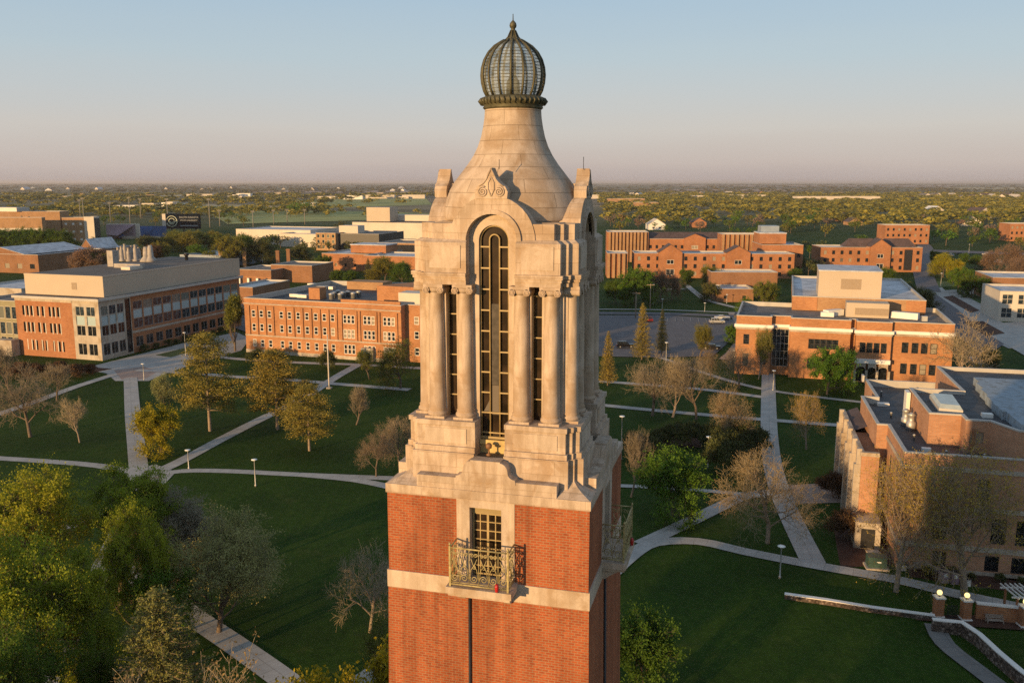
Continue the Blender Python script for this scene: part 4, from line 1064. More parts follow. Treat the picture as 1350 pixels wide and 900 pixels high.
house(922, 300, 14, 5, 'brown house behind the rear dormitory', BR2)
house(1118, 292, 18, 4, 'brown roofed house above the right dormitory', BR3)
house(1128, 297, 14, 3.5, 'tan low house above the right dormitory', BR4)
for k in range(34):
    px = random.uniform(1215, 1350) if k < 22 else random.uniform(810, 1050); yb = random.uniform(259.5, 264) if k < 22 else random.uniform(257.5, 261.5)
    house(px, yb, random.uniform(16, 30), random.uniform(4, 6), 'small pale gabled house in the distant town at right', random.choice((PALE, WHITE, BR4, PALE)), random.choice((SLATE, PALE, ROOFG)), 'pale houses of the distant town', random.uniform(-.6, .6))
for k in range(26):
    left = k < 12; px = random.uniform(40, 560) if left else random.uniform(800, 1340); w_ = random.uniform(14, 42)
    simple('far_building', 'low pale roofed building scattered among the far ' + ('left fields' if left else 'right woods'), px, px + w_ * .5, random.uniform(256, 263), 254.5, 25, random.choice((PALE, BR4, CAST)), random.choice((ROOFW, ROOFG)), 0, u=Vector((1, 0)), z=random.uniform(5, 8), group='low buildings among the far ' + ('left fields' if left else 'right woods'))
for k in range(16):
    house(random.uniform(20, 540), random.uniform(247.5, 253), random.uniform(18, 34), random.uniform(4, 6), 'tiny pale farm building near the left horizon', random.choice((PALE, WHITE)), random.choice((SLATE, ROOFW)), 'farm buildings near the left horizon', random.uniform(-.6, .6), 'farm_building')

# ------------------------------------------------------------------ the bell tower
TW = empty('bell_tower', (.035, 31.0, 0), 'tall red brick campanile with limestone belfry, ogee dome and metal lantern', 'bell tower', rz=R(-15.2))
HP = math.pi / 2
def sides(mb, name, mat, parent=TW, n=4, kids=()):
    """the same piece on the four faces of the tower, local front is -Y"""
    me = mb.mesh(name); out = []
    for k in range(n):
        o = link(name, me, parent, mat); o.rotation_euler.z = k * HP; out.append(o)
    return out
def rotpoly(side):
    out = []
    for k in range(4):
        c, s_ = math.cos(k * HP), math.sin(k * HP)
        out += [(x * c - y * s_, x * s_ + y * c) for x, y in side]
    return out
def cross(w, p, m, g=None, q=None):
    side = [(-m, -m) if False else (-w, -m), (-w, -p)]
    if g: side += [(-g, -p), (-g, -q), (g, -q), (g, -p)]
    side += [(w, -p), (w, -m), (m, -m)]
    return rotpoly(side)
def fixcross(w, p, m, g=None, q=None):
    # side runs: (-w,-p) .. (w,-p), then notch points to the next side's start (p,-w)
    side = [(-w, -p)]
    if g: side += [(-g, -p), (-g, -q), (g, -q), (g, -p)]
    side += [(w, -p), (w, -m), (m, -m), (m, -w)]
    return rotpoly(side)

# brick shaft, battered, with band
S0, S1_, S2 = 3.41, 3.46, 3.92
m = MB(); sq = lambda r: [(-r, -r), (r, -r), (r, r), (-r, r)]
m.prism(sq(S2), 0, 31.27, taper=sq(S1_), top=False); m.build('brick_shaft', TBRICK, TW, local=True)
m = MB(); m.prism(sq(S1_ + .02), 31.27, 31.88, bottom=True); m.build('stone_band', DRESS, TW, local=True)
r_ = S1_ - .03
for k in range(4):
    m = MB(); i = 0; q = [(.98, -r_), (r_, -r_), (r_, -.98)]
    m.v = [(x, y, z) for z in (31.88, 34.62) for x, y in q]; m.f = [(0, 1, 4, 3), (1, 2, 5, 4)]
    m.rot(k * HP).build('brick_wall', TBRICK, TW, local=True)
# window surrounds, windows
m = MB()
for sg in (-1, 1): m.box(min(sg * .54, sg * .985), max(sg * .54, sg * .985), -3.45, -3.0, 31.881, 34.62)
m.box(-.54, .54, -3.449, -3.0, 34.36, 34.62)
sides(m, 'window_surround', DRESS)
def grid(w, z0, z1, y, nx, rows, fw, depth=.06, thick_mid=False, arch=None):
    m = MB(); y1 = y + depth
    m.box(-w, -w + fw, y, y1, z0, z1); m.box(w - fw, w, y, y1, z0, z1)
    m.box(-w + fw, w - fw, y, y1, z0, z0 + fw); m.box(-w + fw, w - fw, y, y1, z1 - fw, z1)
    for k in range(1, nx):
        x = -w + 2 * w * k / nx; t = fw * (1.5 if thick_mid and k * 2 == nx else .7) / 2
        m.box(x - t, x + t, y + .005, y1 - .005, z0 + fw, z1 - fw)
    for k in range(1, rows):
        z = z0 + (z1 - z0) * k / rows; m.box(-w + fw, w - fw, y + .01, y1 - .01, z - fw * .33, z + fw * .33)
    return m
TG = m_glass('tower glass', (.022, .014, .009), amount=0.0, rough=.12)
for o in sides(grid(.52, 31.95, 34.10, -3.16, 4, 7, .05, thick_mid=True), 'window', GOLD):
    m = MB(); m.quad((-.52, -3.12, 31.9), (.52, -3.12, 31.9), (.52, -3.12, 34.1), (-.52, -3.12, 34.1)); link('pane', m.mesh('pane'), o, TG)
m = MB(); m.box(-.54, .54, -3.2, -3.02, 34.1, 34.36); sides(m, 'transom_panel', m_plain('transom board', (.30, .23, .11), .7))
# rain pipe in a slot
m = MB(); m.tube([(-.54, -4.0, 1), (-.54, -3.50, 31.2)], .05, 6); sides(m, 'downpipe', DKMET)
# stone stage above the brick
m = MB(); m.prism(sq(3.47), 34.621, 34.93, bottom=True); m.build('stone_course', LIME, TW, local=True)
m = MB(); m.box(-2.36, 2.36, -3.44, -2.4, 34.931, 35.33); sides(m, 'stone_panel', LIME)
def ogee(n=8):
    pts = [(.50, 35.97)]
    for k in range(n + 1):
        a = R(90 * k / n); pts.append((.50 + .28 * math.sin(a) * .9, 35.93 - .30 * (1 - math.cos(a))))
    for k in range(1, n + 1):
        a = R(90 * k / n); pts.append((.752 + .24 * (1 - math.cos(a)), 35.63 - .22 * math.sin(a)))
    pts.append((1.02, 35.24))
    return pts
og = ogee()
m = MB(); m.vprism([(-x, z) for x, z in reversed(og)][::-1][::-1] + og if False else [(-x, z) for x, z in og[::-1]] + og, -3.46, -3.0); sides(m, 'scrolled_sill', LIME)
m = MB(); m.box(-.49, .49, -3.1, -2.11, 35.7, 35.90); sides(m, 'niche_floor', m_stone('dark sill stone', (.19, .165, .13)))
m = MB()
# concave pyramids weather the four corners
L_ = [(2.372, 3.43, 34.931), (2.40, 3.30, 34.99), (2.44, 3.12, 35.07), (2.49, 2.94, 35.18), (2.55, 2.80, 35.32), (2.62, 2.70, 35.50)]
i = len(m.v)
for a_, b__, z in L_: m.v += [(a_, -b__, z), (b__, -b__, z), (b__, -a_, z), (a_, -a_, z)]
for k in range(len(L_) - 1):
    for q in range(4):
        w = (q + 1) % 4; m.f.append((i + 4 * k + q, i + 4 * k + w, i + 4 * k + 4 + w, i + 4 * k + 4 + q))
m.f.append(tuple(i + 4 * (len(L_) - 1) + q for q in range(4)))
sides(m, 'corner_weathering', LIME)
m = MB(); m.prism(fixcross(2.64, 3.06, 2.80, .50, 2.10), 34.94, 36.04); 
m.prism(fixcross(2.58, 2.98, 2.74, .502, 2.098), 36.041, 36.22)
m.prism(fixcross(2.52, 2.90, 2.70, .504, 2.096), 36.221, 36.92)
m.prism(fixcross(2.57, 2.95, 2.75, .495, 2.094), 36.921, 37.08); m.build('pedestal_stage', LIME, TW, local=True)
for sg in (-1, 1):
    m = MB(); m.box(min(sg * .8, sg * 2.25), max(sg * .8, sg * 2.25), -2.925, -2.88, 36.32, 36.82)
    sides(m, 'pedestal_panel', DRESS)
# belfry core with slit and centre recesses
sd = [(-2.2, -2.42), (-1.62, -2.42), (-1.62, -2.08), (-1.26, -2.08), (-1.26, -2.42), (-.70, -2.42), (-.70, -2.10), (.70, -2.10), (.70, -2.42), (1.26, -2.42), (1.26, -2.08), (1.62, -2.08), (1.62, -2.42), (2.2, -2.42), (2.2, -2.30), (2.30, -2.30), (2.30, -2.2)]
m = MB(); m.prism(rotpoly(sd), 37.081, 41.62); m.build('belfry_core', DRESS, TW, local=True)
# paired columns
m = MB()
m.box(-.34, .34, -.34, .34, 37.085, 37.17)
m.lathe([(.335, 37.17), (.345, 37.22), (.335, 37.27), (.295, 37.30), (.30, 37.34), (.31, 37.37), (.275, 37.42), (.262, 38.5), (.252, 40.0), (.235, 41.2), (.25, 41.23), (.25, 41.27)], n=20)
col = m.mesh('column')
m = MB(); m.box(-.33, .33, -.33, .33, 41.45, 41.55)
m.lathe([(.24, 41.27), (.31, 41.36), (.31, 41.44)], n=16)
for sx in (-1, 1):
    m.vprism([(sx * .245 + .115 * math.cos(R(a)), 41.36 + .115 * math.sin(R(a))) for a in range(0, 360, 30)][::sx], -.33, .33)
    m.tube([(sx * .245 + (.02 + .085 * k / 20) * math.cos(k * .62 * sx), -.335, 41.36 + (.02 + .085 * k / 20) * math.sin(k * .62)) for k in range(21)], .016, 4)
cap = m.mesh('capital')
for k in range(4):
    c, s_ = math.cos(k * HP), math.sin(k * HP)
    for x in (-1.94, -.95, .95, 1.94):
        o = link('column', col, TW, LIMEP); o.location = (x * c + 2.46 * s_, x * s_ - 2.46 * c, 0); o.rotation_euler.z = k * HP
        link('capital', cap, o, LIMEP)
# entablature, blocks
m = MB(); m.prism(fixcross(2.28, 2.77, 2.48, .82, 2.12), 41.551, 41.70, bottom=True); m.prism(fixcross(2.32, 2.81, 2.52, .815, 2.118), 41.701, 41.80)
m.prism(fixcross(2.36, 2.85, 2.56, .81, 2.116), 41.801, 41.93, bottom=True); m.build('entablature', LIME, TW, local=True)
m = MB()
m.prism(fixcross(2.26, 2.74, 2.46, .82, 2.11), 41.931, 42.90, top=False); a_, b__ = fixcross(2.26, 2.74, 2.46, .82, 2.11), fixcross(2.12, 2.60, 2.32, .825, 2.10)
m.prism(a_, 42.90, 43.0, taper=b__); m.prism(fixcross(2.02, 2.56, 2.26, .83, 2.09), 43.0, 43.50); m.build('attic_block', LIME, TW, local=True)
for sg in (-1, 1):
    m = MB(); m.box(min(sg * 1.0, sg * 2.05), max(sg * 1.0, sg * 2.05), -2.765, -2.70, 42.08, 42.82)
    sides(m, 'attic_panel', DRESS)
m = MB(); m.prism(sq(2.08), 43.501, 43.52); m.build('attic_roof', LIME, TW, local=True)
# arched hood
def ring(r0, r1, zc, y0, y1, leg=None, n=20):
    m = MB(); A_ = [R(180 * k / n) for k in range(n + 1)]
    P0 = [(r0 * math.cos(a), zc + r0 * math.sin(a)) for a in A_]; P1 = [(r1 * math.cos(a), zc + r1 * math.sin(a)) for a in A_]
    if leg is not None:
        P0 = [(r0, leg)] + P0 + [(-r0, leg)]; P1 = [(r1, leg)] + P1 + [(-r1, leg)]
    for k in range(len(P0) - 1):
        a, b_, c, d = P0[k], P0[k + 1], P1[k + 1], P1[k]
        m.quad((a[0], y0, a[1]), (d[0], y0, d[1]), (c[0], y0, c[1]), (b_[0], y0, b_[1]))
        m.quad((a[0], y1, a[1]), (b_[0], y1, b_[1]), (c[0], y1, c[1]), (d[0], y1, d[1]))
        m.quad((d[0], y0, d[1]), (d[0], y1, d[1]), (c[0], y1, c[1]), (c[0], y0, c[1]))
        m.quad((a[0], y0, a[1]), (b_[0], y0, b_[1]), (b_[0], y1, b_[1]), (a[0], y1, a[1]))
    return m
sides(ring(.84, 1.42, 42.97, -2.60, -.6), 'arched_hood', LIME)
sides(ring(.84, .98, 42.97, -2.68, -2.50), 'hood_moulding', LIME)
m = ring(.50, .86, 42.95, -2.36, -2.12, leg=37.09)
sides(m, 'window_arch', DRESS)
# centre window with its arched inner strip
def barch(r, zc, y, rad, leg, n=16):
    return [(r, y, leg)] + [(r * math.cos(R(180 * k / n)), y, zc + r * math.sin(R(180 * k / n))) for k in range(n + 1)] + [(-r, y, leg)]
m = MB(); m.tube(barch(.47, 42.95, -2.25, .03, 36.45), .032, 5); m.tube(barch(.165, 42.98, -2.25, .03, 36.45), .030, 5)
zz = 42.75
while zz > 36.5:
    for x0, x1 in ((-.47, -.165), (.165, .47)): m.box(x0, x1, -2.28, -2.22, zz - .022, zz + .022)
    if zz < 42.2 and zz < 37.9: m.box(-.165, .165, -2.28, -2.22, zz - .022, zz + .022)
    zz -= .685
m.box(-.50, .50, -2.30, -2.2, 36.38, 36.46)
fr = sides(m, 'belfry_window', GOLD)
m = MB(); out = [(.5, 36.4)] + [(.5 * math.cos(R(12 * k)), 42.95 + .5 * math.sin(R(12 * k))) for k in range(16)] + [(-.5, 36.4)]
m.quad(*[(x, -2.18, z) for x, z in reversed(out)]); pm = m.mesh('pane')
for o in fr: link('pane', pm, o, TG)
m = MB()   # the bells' frame and pale machinery seen through the glass stand close behind it
m.box(-.13, .13, -2.215, -2.19, 38.2, 40.9); sides(m, 'clapper_mechanism', m_plain('machinery', (.045, .038, .033), .6, .2, .5, 6))
m = MB(); m.box(-.11, .12, -2.215, -2.19, 37.2, 38.19); m.vprism([(-.40, 37.3), (-.17, 37.3), (-.17, 37.75)], -2.215, -2.19); sides(m, 'pale_cabinet', m_plain('cabinet', (.12, .10, .08), .7))
m = MB(); m.box(-.49, .49, -2.34, -2.15, 35.905, 36.30); m.box(-.49, .49, -2.42, -2.34, 36.22, 36.37); sides(m, 'sill_panel', m_plain('ochre panel', (.50, .37, .15), .6, 0, .3, 3))
m = MB(); m.lathe([(.07, 35.9), (.09, 35.98), (.025, 36.02), (.025, 36.16), (.10, 36.20), (.11, 36.30), (.06, 36.36)], -.08, -2.75, 10); sides(m, 'floodlight', m_plain('rusty lamp', (.20, .10, .045), .6))
# slit windows
m = MB()
for sg in (-1, 1):
    c = sg * 1.44
    m.box(c - .18, c - .15, -2.20, -2.15, 37.09, 41.5); m.box(c + .12, c + .18, -2.20, -2.15, 37.09, 41.5)
    z = 41.2
    while z > 37.3: m.box(c - .15, c + .12, -2.19, -2.16, z - .018, z + .018); z -= .68
fr = sides(m, 'slit_window', GOLD); m = MB()
for sg in (-1, 1): m.quad(*[(sg * 1.44 + x, -2.13, z) for x, z in ((-.18, 37.09), (.18, 37.09), (.18, 41.55), (-.18, 41.55))])
pm = m.mesh('pane')
for o in fr: link('pane', pm, o, TG)
# carved leaf-and-scroll ornaments above the hoods
half = [(.52, 44.28), (.54, 44.50), (.46, 44.66), (.33, 44.74), (.22, 44.84), (.13, 44.98), (.07, 45.12), (.02, 45.24)]
m = MB(); m.vprism([(-x, z) for x, z in reversed(half)][::-1] + half[::-1] if False else half + [(-x, z) for x, z in reversed(half)], -2.64, -2.22)
m.prism([(-.36, -2.22), (.36, -2.22), (.30, -1.55), (-.30, -1.55)], 44.0, 44.75, taper=[(-.14, -2.22), (.14, -2.22), (.10, -1.9), (-.10, -1.9)])
orn = sides(m, 'acroterion', LIME)
m = MB()
for sx in (-1, 1):
    m.tube([(sx * .27 + (.015 + .155 * k / 26) * math.cos(k * .56) * sx, -2.66, 44.50 + (.015 + .155 * k / 26) * math.sin(k * .56)) for k in range(27)], .032, 5)
    m.tube([(sx * .40, -2.65, 44.68), (sx * .26, -2.65, 44.76), (sx * .16, -2.65, 44.88), (sx * .08, -2.65, 45.06), (0, -2.65, 45.2)], .026, 5)
    m.tube([(0, -2.65, 44.36), (sx * .10, -2.65, 44.58), (sx * .10, -2.65, 44.78), (0, -2.65, 44.95)], .024, 5)
sm = m.mesh('scroll')
for o in orn: link('scroll', sm, o, LIME)
# dome
prof = [(2.30, 43.52), (2.38, 43.60), (2.36, 43.85), (2.28, 44.2), (2.16, 44.52), (1.98, 44.82), (1.76, 45.10), (1.54, 45.38), (1.34, 45.68), (1.19, 45.98), (1.08, 46.3), (1.01, 46.62), (.965, 46.92), (.945, 47.22)]
pf = []
for k in range(len(prof) - 1):
    for t in (0, .5): pf.append((prof[k][0] * (1 - t) + prof[k + 1][0] * t, prof[k][1] * (1 - t) + prof[k + 1][1] * t))
pf.append(prof[-1])
m = MB(); m.lathe(pf, n=64, ruv=1.6, cap=False); m.build('dome', DOME, TW, local=True)
# lantern
m = MB(); m.lathe([(.95, 47.18), (1.02, 47.24), (.98, 47.30), (1.09, 47.36), (1.11, 47.46), (1.10, 47.54), (1.02, 47.58), (.90, 47.62)], n=48)
for k in range(40):
    a = 2 * math.pi * k / 40; m.tube([(1.07 * math.cos(a), 1.07 * math.sin(a), 47.33), (1.14 * math.cos(a), 1.14 * math.sin(a), 47.45), (1.08 * math.cos(a), 1.08 * math.sin(a), 47.55)], [.02, .045, .02], 5)
LN = m.build('lantern_ring', BRONZE, TW, local=True)
gp = [(r_ * .945, z_) for r_, z_ in [(.93, 47.62), (1.03, 47.80), (1.10, 48.05), (1.125, 48.30), (1.10, 48.55), (1.02, 48.80), (.88, 49.03), (.68, 49.22), (.44, 49.36), (.32, 49.42)]]
m = MB(); m.lathe([(r * .965, z) for r, z in gp], n=32, smooth=False, cap=False); m.build('glazing', LGLASS, LN, local=True)
for k in range(16):
    a = 2 * math.pi * (k + .5) / 16; m = MB()
    m.tube([(r * math.cos(a), r * math.sin(a), z) for r, z in gp], .042, 5); m.build('rib', BRONZE, LN, local=True)
m = MB()
for i in range(1, 15):
    z = 47.62 + (49.2 - 47.62) * i / 15; r = np.interp(z, [q[1] for q in gp], [q[0] for q in gp]) * .975
    m.tube([(r * math.cos(2 * math.pi * k / 32), r * math.sin(2 * math.pi * k / 32), z) for k in range(33)], .009, 4)
m.build('glazing_bars', BRONZE, LN, local=True)
m = MB(); m.lathe([(.34, 49.36), (.33, 49.42), (.22, 49.48), (.12, 49.58), (.075, 49.72), (.07, 49.80), (.105, 49.83), (.12, 49.90), (.10, 49.97), (.05, 50.03), (.018, 50.06), (.012, 50.26)], n=20)
for k in range(8):
    a = 2 * math.pi * k / 8; m.tube([(.33 * math.cos(a), .33 * math.sin(a), 49.38), (.19 * math.cos(a), .19 * math.sin(a), 49.52), (.085 * math.cos(a), .085 * math.sin(a), 49.74)], .022, 4)
m.build('finial', BRONZE, TW, local=True)
m = MB(); m.lathe([(.04, 47.6), (.04, 49.3)], n=8); m.lathe([(.25, 47.62), (.22, 48.1), (.1, 48.3)], n=10); m.build('lantern_core', DKMET, TW, local=True)
m = MB(); m.tube([(2.45, -.1, 45.2), (2.45, -.1, 45.62)], .012, 4); m.tube([(.2, -2.4, 45.2), (.2, -2.4, 45.5)], .01, 4); m.build('lightning_rod', DKMET, TW, local=True)

# balconies
def spiral(cx, cz, r0, r1, a0, turns, y, sx=1, n=22):
    return [(cx + sx * (r0 + (r1 - r0) * k / n) * math.cos(a0 + turns * 2 * math.pi * k / n), y, cz + (r0 + (r1 - r0) * k / n) * math.sin(a0 + turns * 2 * math.pi * k / n)) for k in range(n + 1)]
def rail_panel(m, x0, x1, y, z0, z1, n):
    w = (x1 - x0) / n
    m.tube([(x0, y, z1), (x1, y, z1)], .028, 5); m.tube([(x0, y, z0), (x1, y, z0)], .028, 5); m.tube([(x0, y, z0 + .07), (x1, y, z0 + .07)], .014, 4)
    for k in range(n + 1): m.tube([(x0 + k * w, y, z0), (x0 + k * w, y, z1)], .014, 4)
    for k in range(n):
        c = x0 + (k + .5) * w; h = z1 - z0; sg = 1 if k % 2 else -1
        m.tube(spiral(c, z0 + .24, .02, w * .42, 0, 1.6 * sg, y), .017, 4)
        m.tube([(c - w * .42, y, z0 + .24), (c - w * .30, y, z0 + h * .45), (c + w * .1, y, z0 + h * .6), (c + w * .3, y, z0 + h * .75)], .015, 4)
        m.tube([(c + w * .42, y, z0 + .24), (c + w * .30, y, z0 + h * .45), (c - w * .1, y, z0 + h * .6), (c - w * .3, y, z0 + h * .75)], .015, 4)
        m.tube(spiral(c - w * .2, z1 - .2, .015, w * .22, 1.0, 1.3, y), .014, 4); m.tube(spiral(c + w * .2, z1 - .2, .015, w * .22, 1.0, 1.3, y, -1), .014, 4)
        m.tube(spiral(c, z0 + h * .52, .02, w * .2, 0, 1.2, y), .013, 4)
def balcony():
    m = MB(); m.prism([(-1.10, -4.30), (1.10, -4.30), (1.10, -3.40), (-1.10, -3.40)], 31.70, 31.92, bottom=True)
    m.prism([(-1.04, -4.24), (1.04, -4.24), (1.04, -3.40), (-1.04, -3.40)], 31.60, 31.695, bottom=True)
    for sg in (-1, 1):
        pr = [(-3.40, 31.2), (-3.55, 31.22), (-3.72, 31.36), (-3.95, 31.5), (-4.12, 31.6), (-3.40, 31.6)]
        i = len(m.v); x0, x1 = sg * .78 - .12, sg * .78 + .12
        m.v += [(x0, y, z) for y, z in pr] + [(x1, y, z) for y, z in pr]; n = len(pr)
        m.f.append(tuple(range(i, i + n))); m.f.append(tuple(i + n + k for k in reversed(range(n))))
        for k in range(n): m.f.append((i + (k + 1) % n, i + k, i + n + k, i + n + (k + 1) % n))
    slab = m.mesh('balcony')
    m = MB(); rail_panel(m, -.97, .97, -4.20, 32.0, 33.24, 6)
    k0 = len(m.v); rail_panel(m, -4.20, -3.44, .97, 32.0, 33.24, 2)       # side panels: swap x and y
    for sx in (1, -1):
        if sx == -1:
            k0 = len(m.v); rail_panel(m, -4.20, -3.44, .97, 32.0, 33.24, 2)
        for i in range(k0, len(m.v)):
            x, y, z = m.v[i]; m.v[i] = (sx * y, x, z)
    for x in (-.97, .97):
        m.box(x - .03, x + .03, -4.23, -4.17, 31.92, 33.30)
        m.lathe([(.02, 33.3), (.045, 33.34), (.02, 33.40)], x, -4.2, 8)
    rail = m.mesh('railing')
    m = MB(); m.lathe([(.05, 31.93), (.06, 31.98), (.07, 32.12), (.04, 32.2)], .62, -4.27, 10); lamp = m.mesh('red_lamp')
    RED = m_plain('red lamp', (.45, .02, .02), .3)
    for k in range(4):
        o = link('balcony', slab, TW, DRESS); o.rotation_euler.z = k * HP
        link('railing', rail, o, IRON); link('red_lamp', lamp, o, RED)
balcony()

# ------------------------------------------------------------------ trees
def tubes_np(segs, sides=4):
    """segs: (n, 8) p0 p1 r0 r1 -> V, F"""
    S = np.asarray(segs, dtype=np.float64); p0, p1 = S[:, :3], S[:, 3:6]
    d = p1 - p0; d /= np.linalg.norm(d, axis=1)[:, None] + 1e-9
    ref = np.where(np.abs(d[:, 2:3]) > .9, [[1., 0, 0]], [[0, 0, 1.]])
    a = np.cross(d, ref); a /= np.linalg.norm(a, axis=1)[:, None] + 1e-9; b = np.cross(d, a)
    V = []
    for p, r in ((p0, S[:, 6]), (p1, S[:, 7])):
        for k in range(sides):
            t = 2 * math.pi * k / sides
            V.append(p + (a * math.cos(t) + b * math.sin(t)) * r[:, None])
    V = np.stack(V, 1).reshape(-1, 3); n = len(S); base = np.arange(n)[:, None] * (2 * sides)
    Fq = np.concatenate([base + np.array([[k, (k + 1) % sides, sides + (k + 1) % sides, sides + k]]) for k in range(sides)])
    return V, Fq
def cards_np(C, size, rs, aspect=.6, flat=0.0):
    """one quad per centre, random orientation"""
    n = len(C); size = np.broadcast_to(size, (n,))
    nrm = rs.normal(size=(n, 3)); nrm[:, 2] += flat * 2; nrm /= np.linalg.norm(nrm, axis=1)[:, None]
    t = rs.normal(size=(n, 3)); a = np.cross(nrm, t); a /= np.linalg.norm(a, axis=1)[:, None]; b = np.cross(nrm, a)
    s1, s2 = size[:, None] * .5, size[:, None] * .5 * aspect
    V = np.stack([C - a * s1, C - b * s2 - a * s1 * .1, C + a * s1, C + b * s2 + a * s1 * .1], 1).reshape(-1, 3)
    return V, np.arange(4 * n).reshape(n, 4)
def skeleton(seed, H, Rc, trunk, nch, up=.35, wob=.18, spread=1.0, tilt=(35, 65), r0=None, leader=False):
    rs = np.random.default_rng(seed); segs = []; tips = []
    r0 = r0 or H * .022
    def unit(v): return v / (np.linalg.norm(v) + 1e-9)
    def grow(p, d, L, r, lev):
        n = 3 if lev < 2 else 2
        pts = [p]; dirs = [d]
        for k in range(n):
            d = unit(d + rs.normal(size=3) * wob + np.array([0, 0, up * .25])); p = p + d * (L / n); pts.append(p); dirs.append(d)
        for k in range(n):
            ra, rb = r * (1 - .5 * k / n), r * (1 - .5 * (k + 1) / n)
            segs.append((*pts[k], *pts[k + 1], ra, rb, lev))
        if lev >= len(nch):
            tips.append((*pts[-1], *d)); tips.append((*((pts[-1] + pts[-2]) / 2), *d)); return
        m = nch[lev]; az0 = rs.uniform(0, 6.28)
        for k in range(m):
            t = rs.uniform(.25, 1.0) if k else 1.0
            if lev == 0: t = trunk + (1 - trunk) * (k + .5) / m
            q = t * n; i = min(int(q), n - 1); pp = pts[i] + (pts[i + 1] - pts[i]) * (q - i); dd = dirs[i + 1]
            az = az0 + k * 2.4 + rs.uniform(-.4, .4); ang = R(rs.uniform(*tilt)) * (1.15 if lev == 0 else .85)
            if lev == 0 and leader: ang = R(70)
            ax = unit(np.cross(dd, [0.3, .2, 1.0] if abs(dd[2]) < .9 else [1., 0, 0])); bx = np.cross(dd, ax)
            nd = unit(dd * math.cos(ang) + (ax * math.cos(az) + bx * math.sin(az)) * math.sin(ang))
            if lev == 0: LL = H * .42 * spread * (1.15 - .75 * max(0, t - trunk) / (1 - trunk + 1e-6) * (1 if leader else .45))
            else: LL = L * rs.uniform(.5, .74)
            grow(pp, nd, LL, max(r * (1 - .5 * t) * rs.uniform(.42, .62), .006), lev + 1)
    grow(np.zeros(3), np.array([0, 0, 1.0]), H * (.92 if leader else .72), r0, 0)
    S = np.array([s[:8] for s in segs]); lev = np.array([s[8] for s in segs]); T = np.array(tips)
    kz = H / max(S[:, 5].max(), T[:, 2].max()); kr = Rc / np.percentile(np.hypot(T[:, 0], T[:, 1]), 93)
    for c in (0, 1, 3, 4): S[:, c] *= kr
    for c in (2, 5): S[:, c] *= kz
    T[:, :2] *= kr; T[:, 2] *= kz
    return S, lev, T, rs

class Kind: pass
def kind_tree(seed, H, Rc, trunk, nch, leaf_n=0, leaf_size=.3, leaf_rad=.5, thick=1.0, split=3, twig_min=.012, clump=0, **kw):
    S, lev, T, rs = skeleton(seed, H, Rc, trunk, nch, **kw)
    S[:, 6:8] = np.maximum(S[:, 6:8] * thick, twig_min)
    k = Kind(); k.H = H; k.parts = []
    big = lev < split
    V, Fc = tubes_np(S[big], 5); k.trunk = np_mesh('trunk', V, Fc, smooth=True)
    k.twigs = k.leaves = None
    if (~big).any():
        V, Fc = tubes_np(S[~big], 3); k.twigs = np_mesh('twigs', V, Fc)
    if leaf_n:
        C = np.repeat(T[:, :3], leaf_n, 0) + rs.normal(size=(len(T) * leaf_n, 3)) * leaf_rad * np.array([1, 1, .8])
        if clump:
            f = np.zeros(len(C))
            for _ in range(7):
                w = rs.normal(size=3); w *= rs.uniform(1.6, 4.2) / np.linalg.norm(w); f += np.sin(C @ w + rs.uniform(0, 6.28))
            C = C[f + rs.normal(size=len(C)) * .45 > np.quantile(f, clump)]
        V, Fc = cards_np(C, leaf_size * rs.uniform(.6, 1.3, len(C)), rs); k.leaves = np_mesh('crown', V, Fc)
    return k
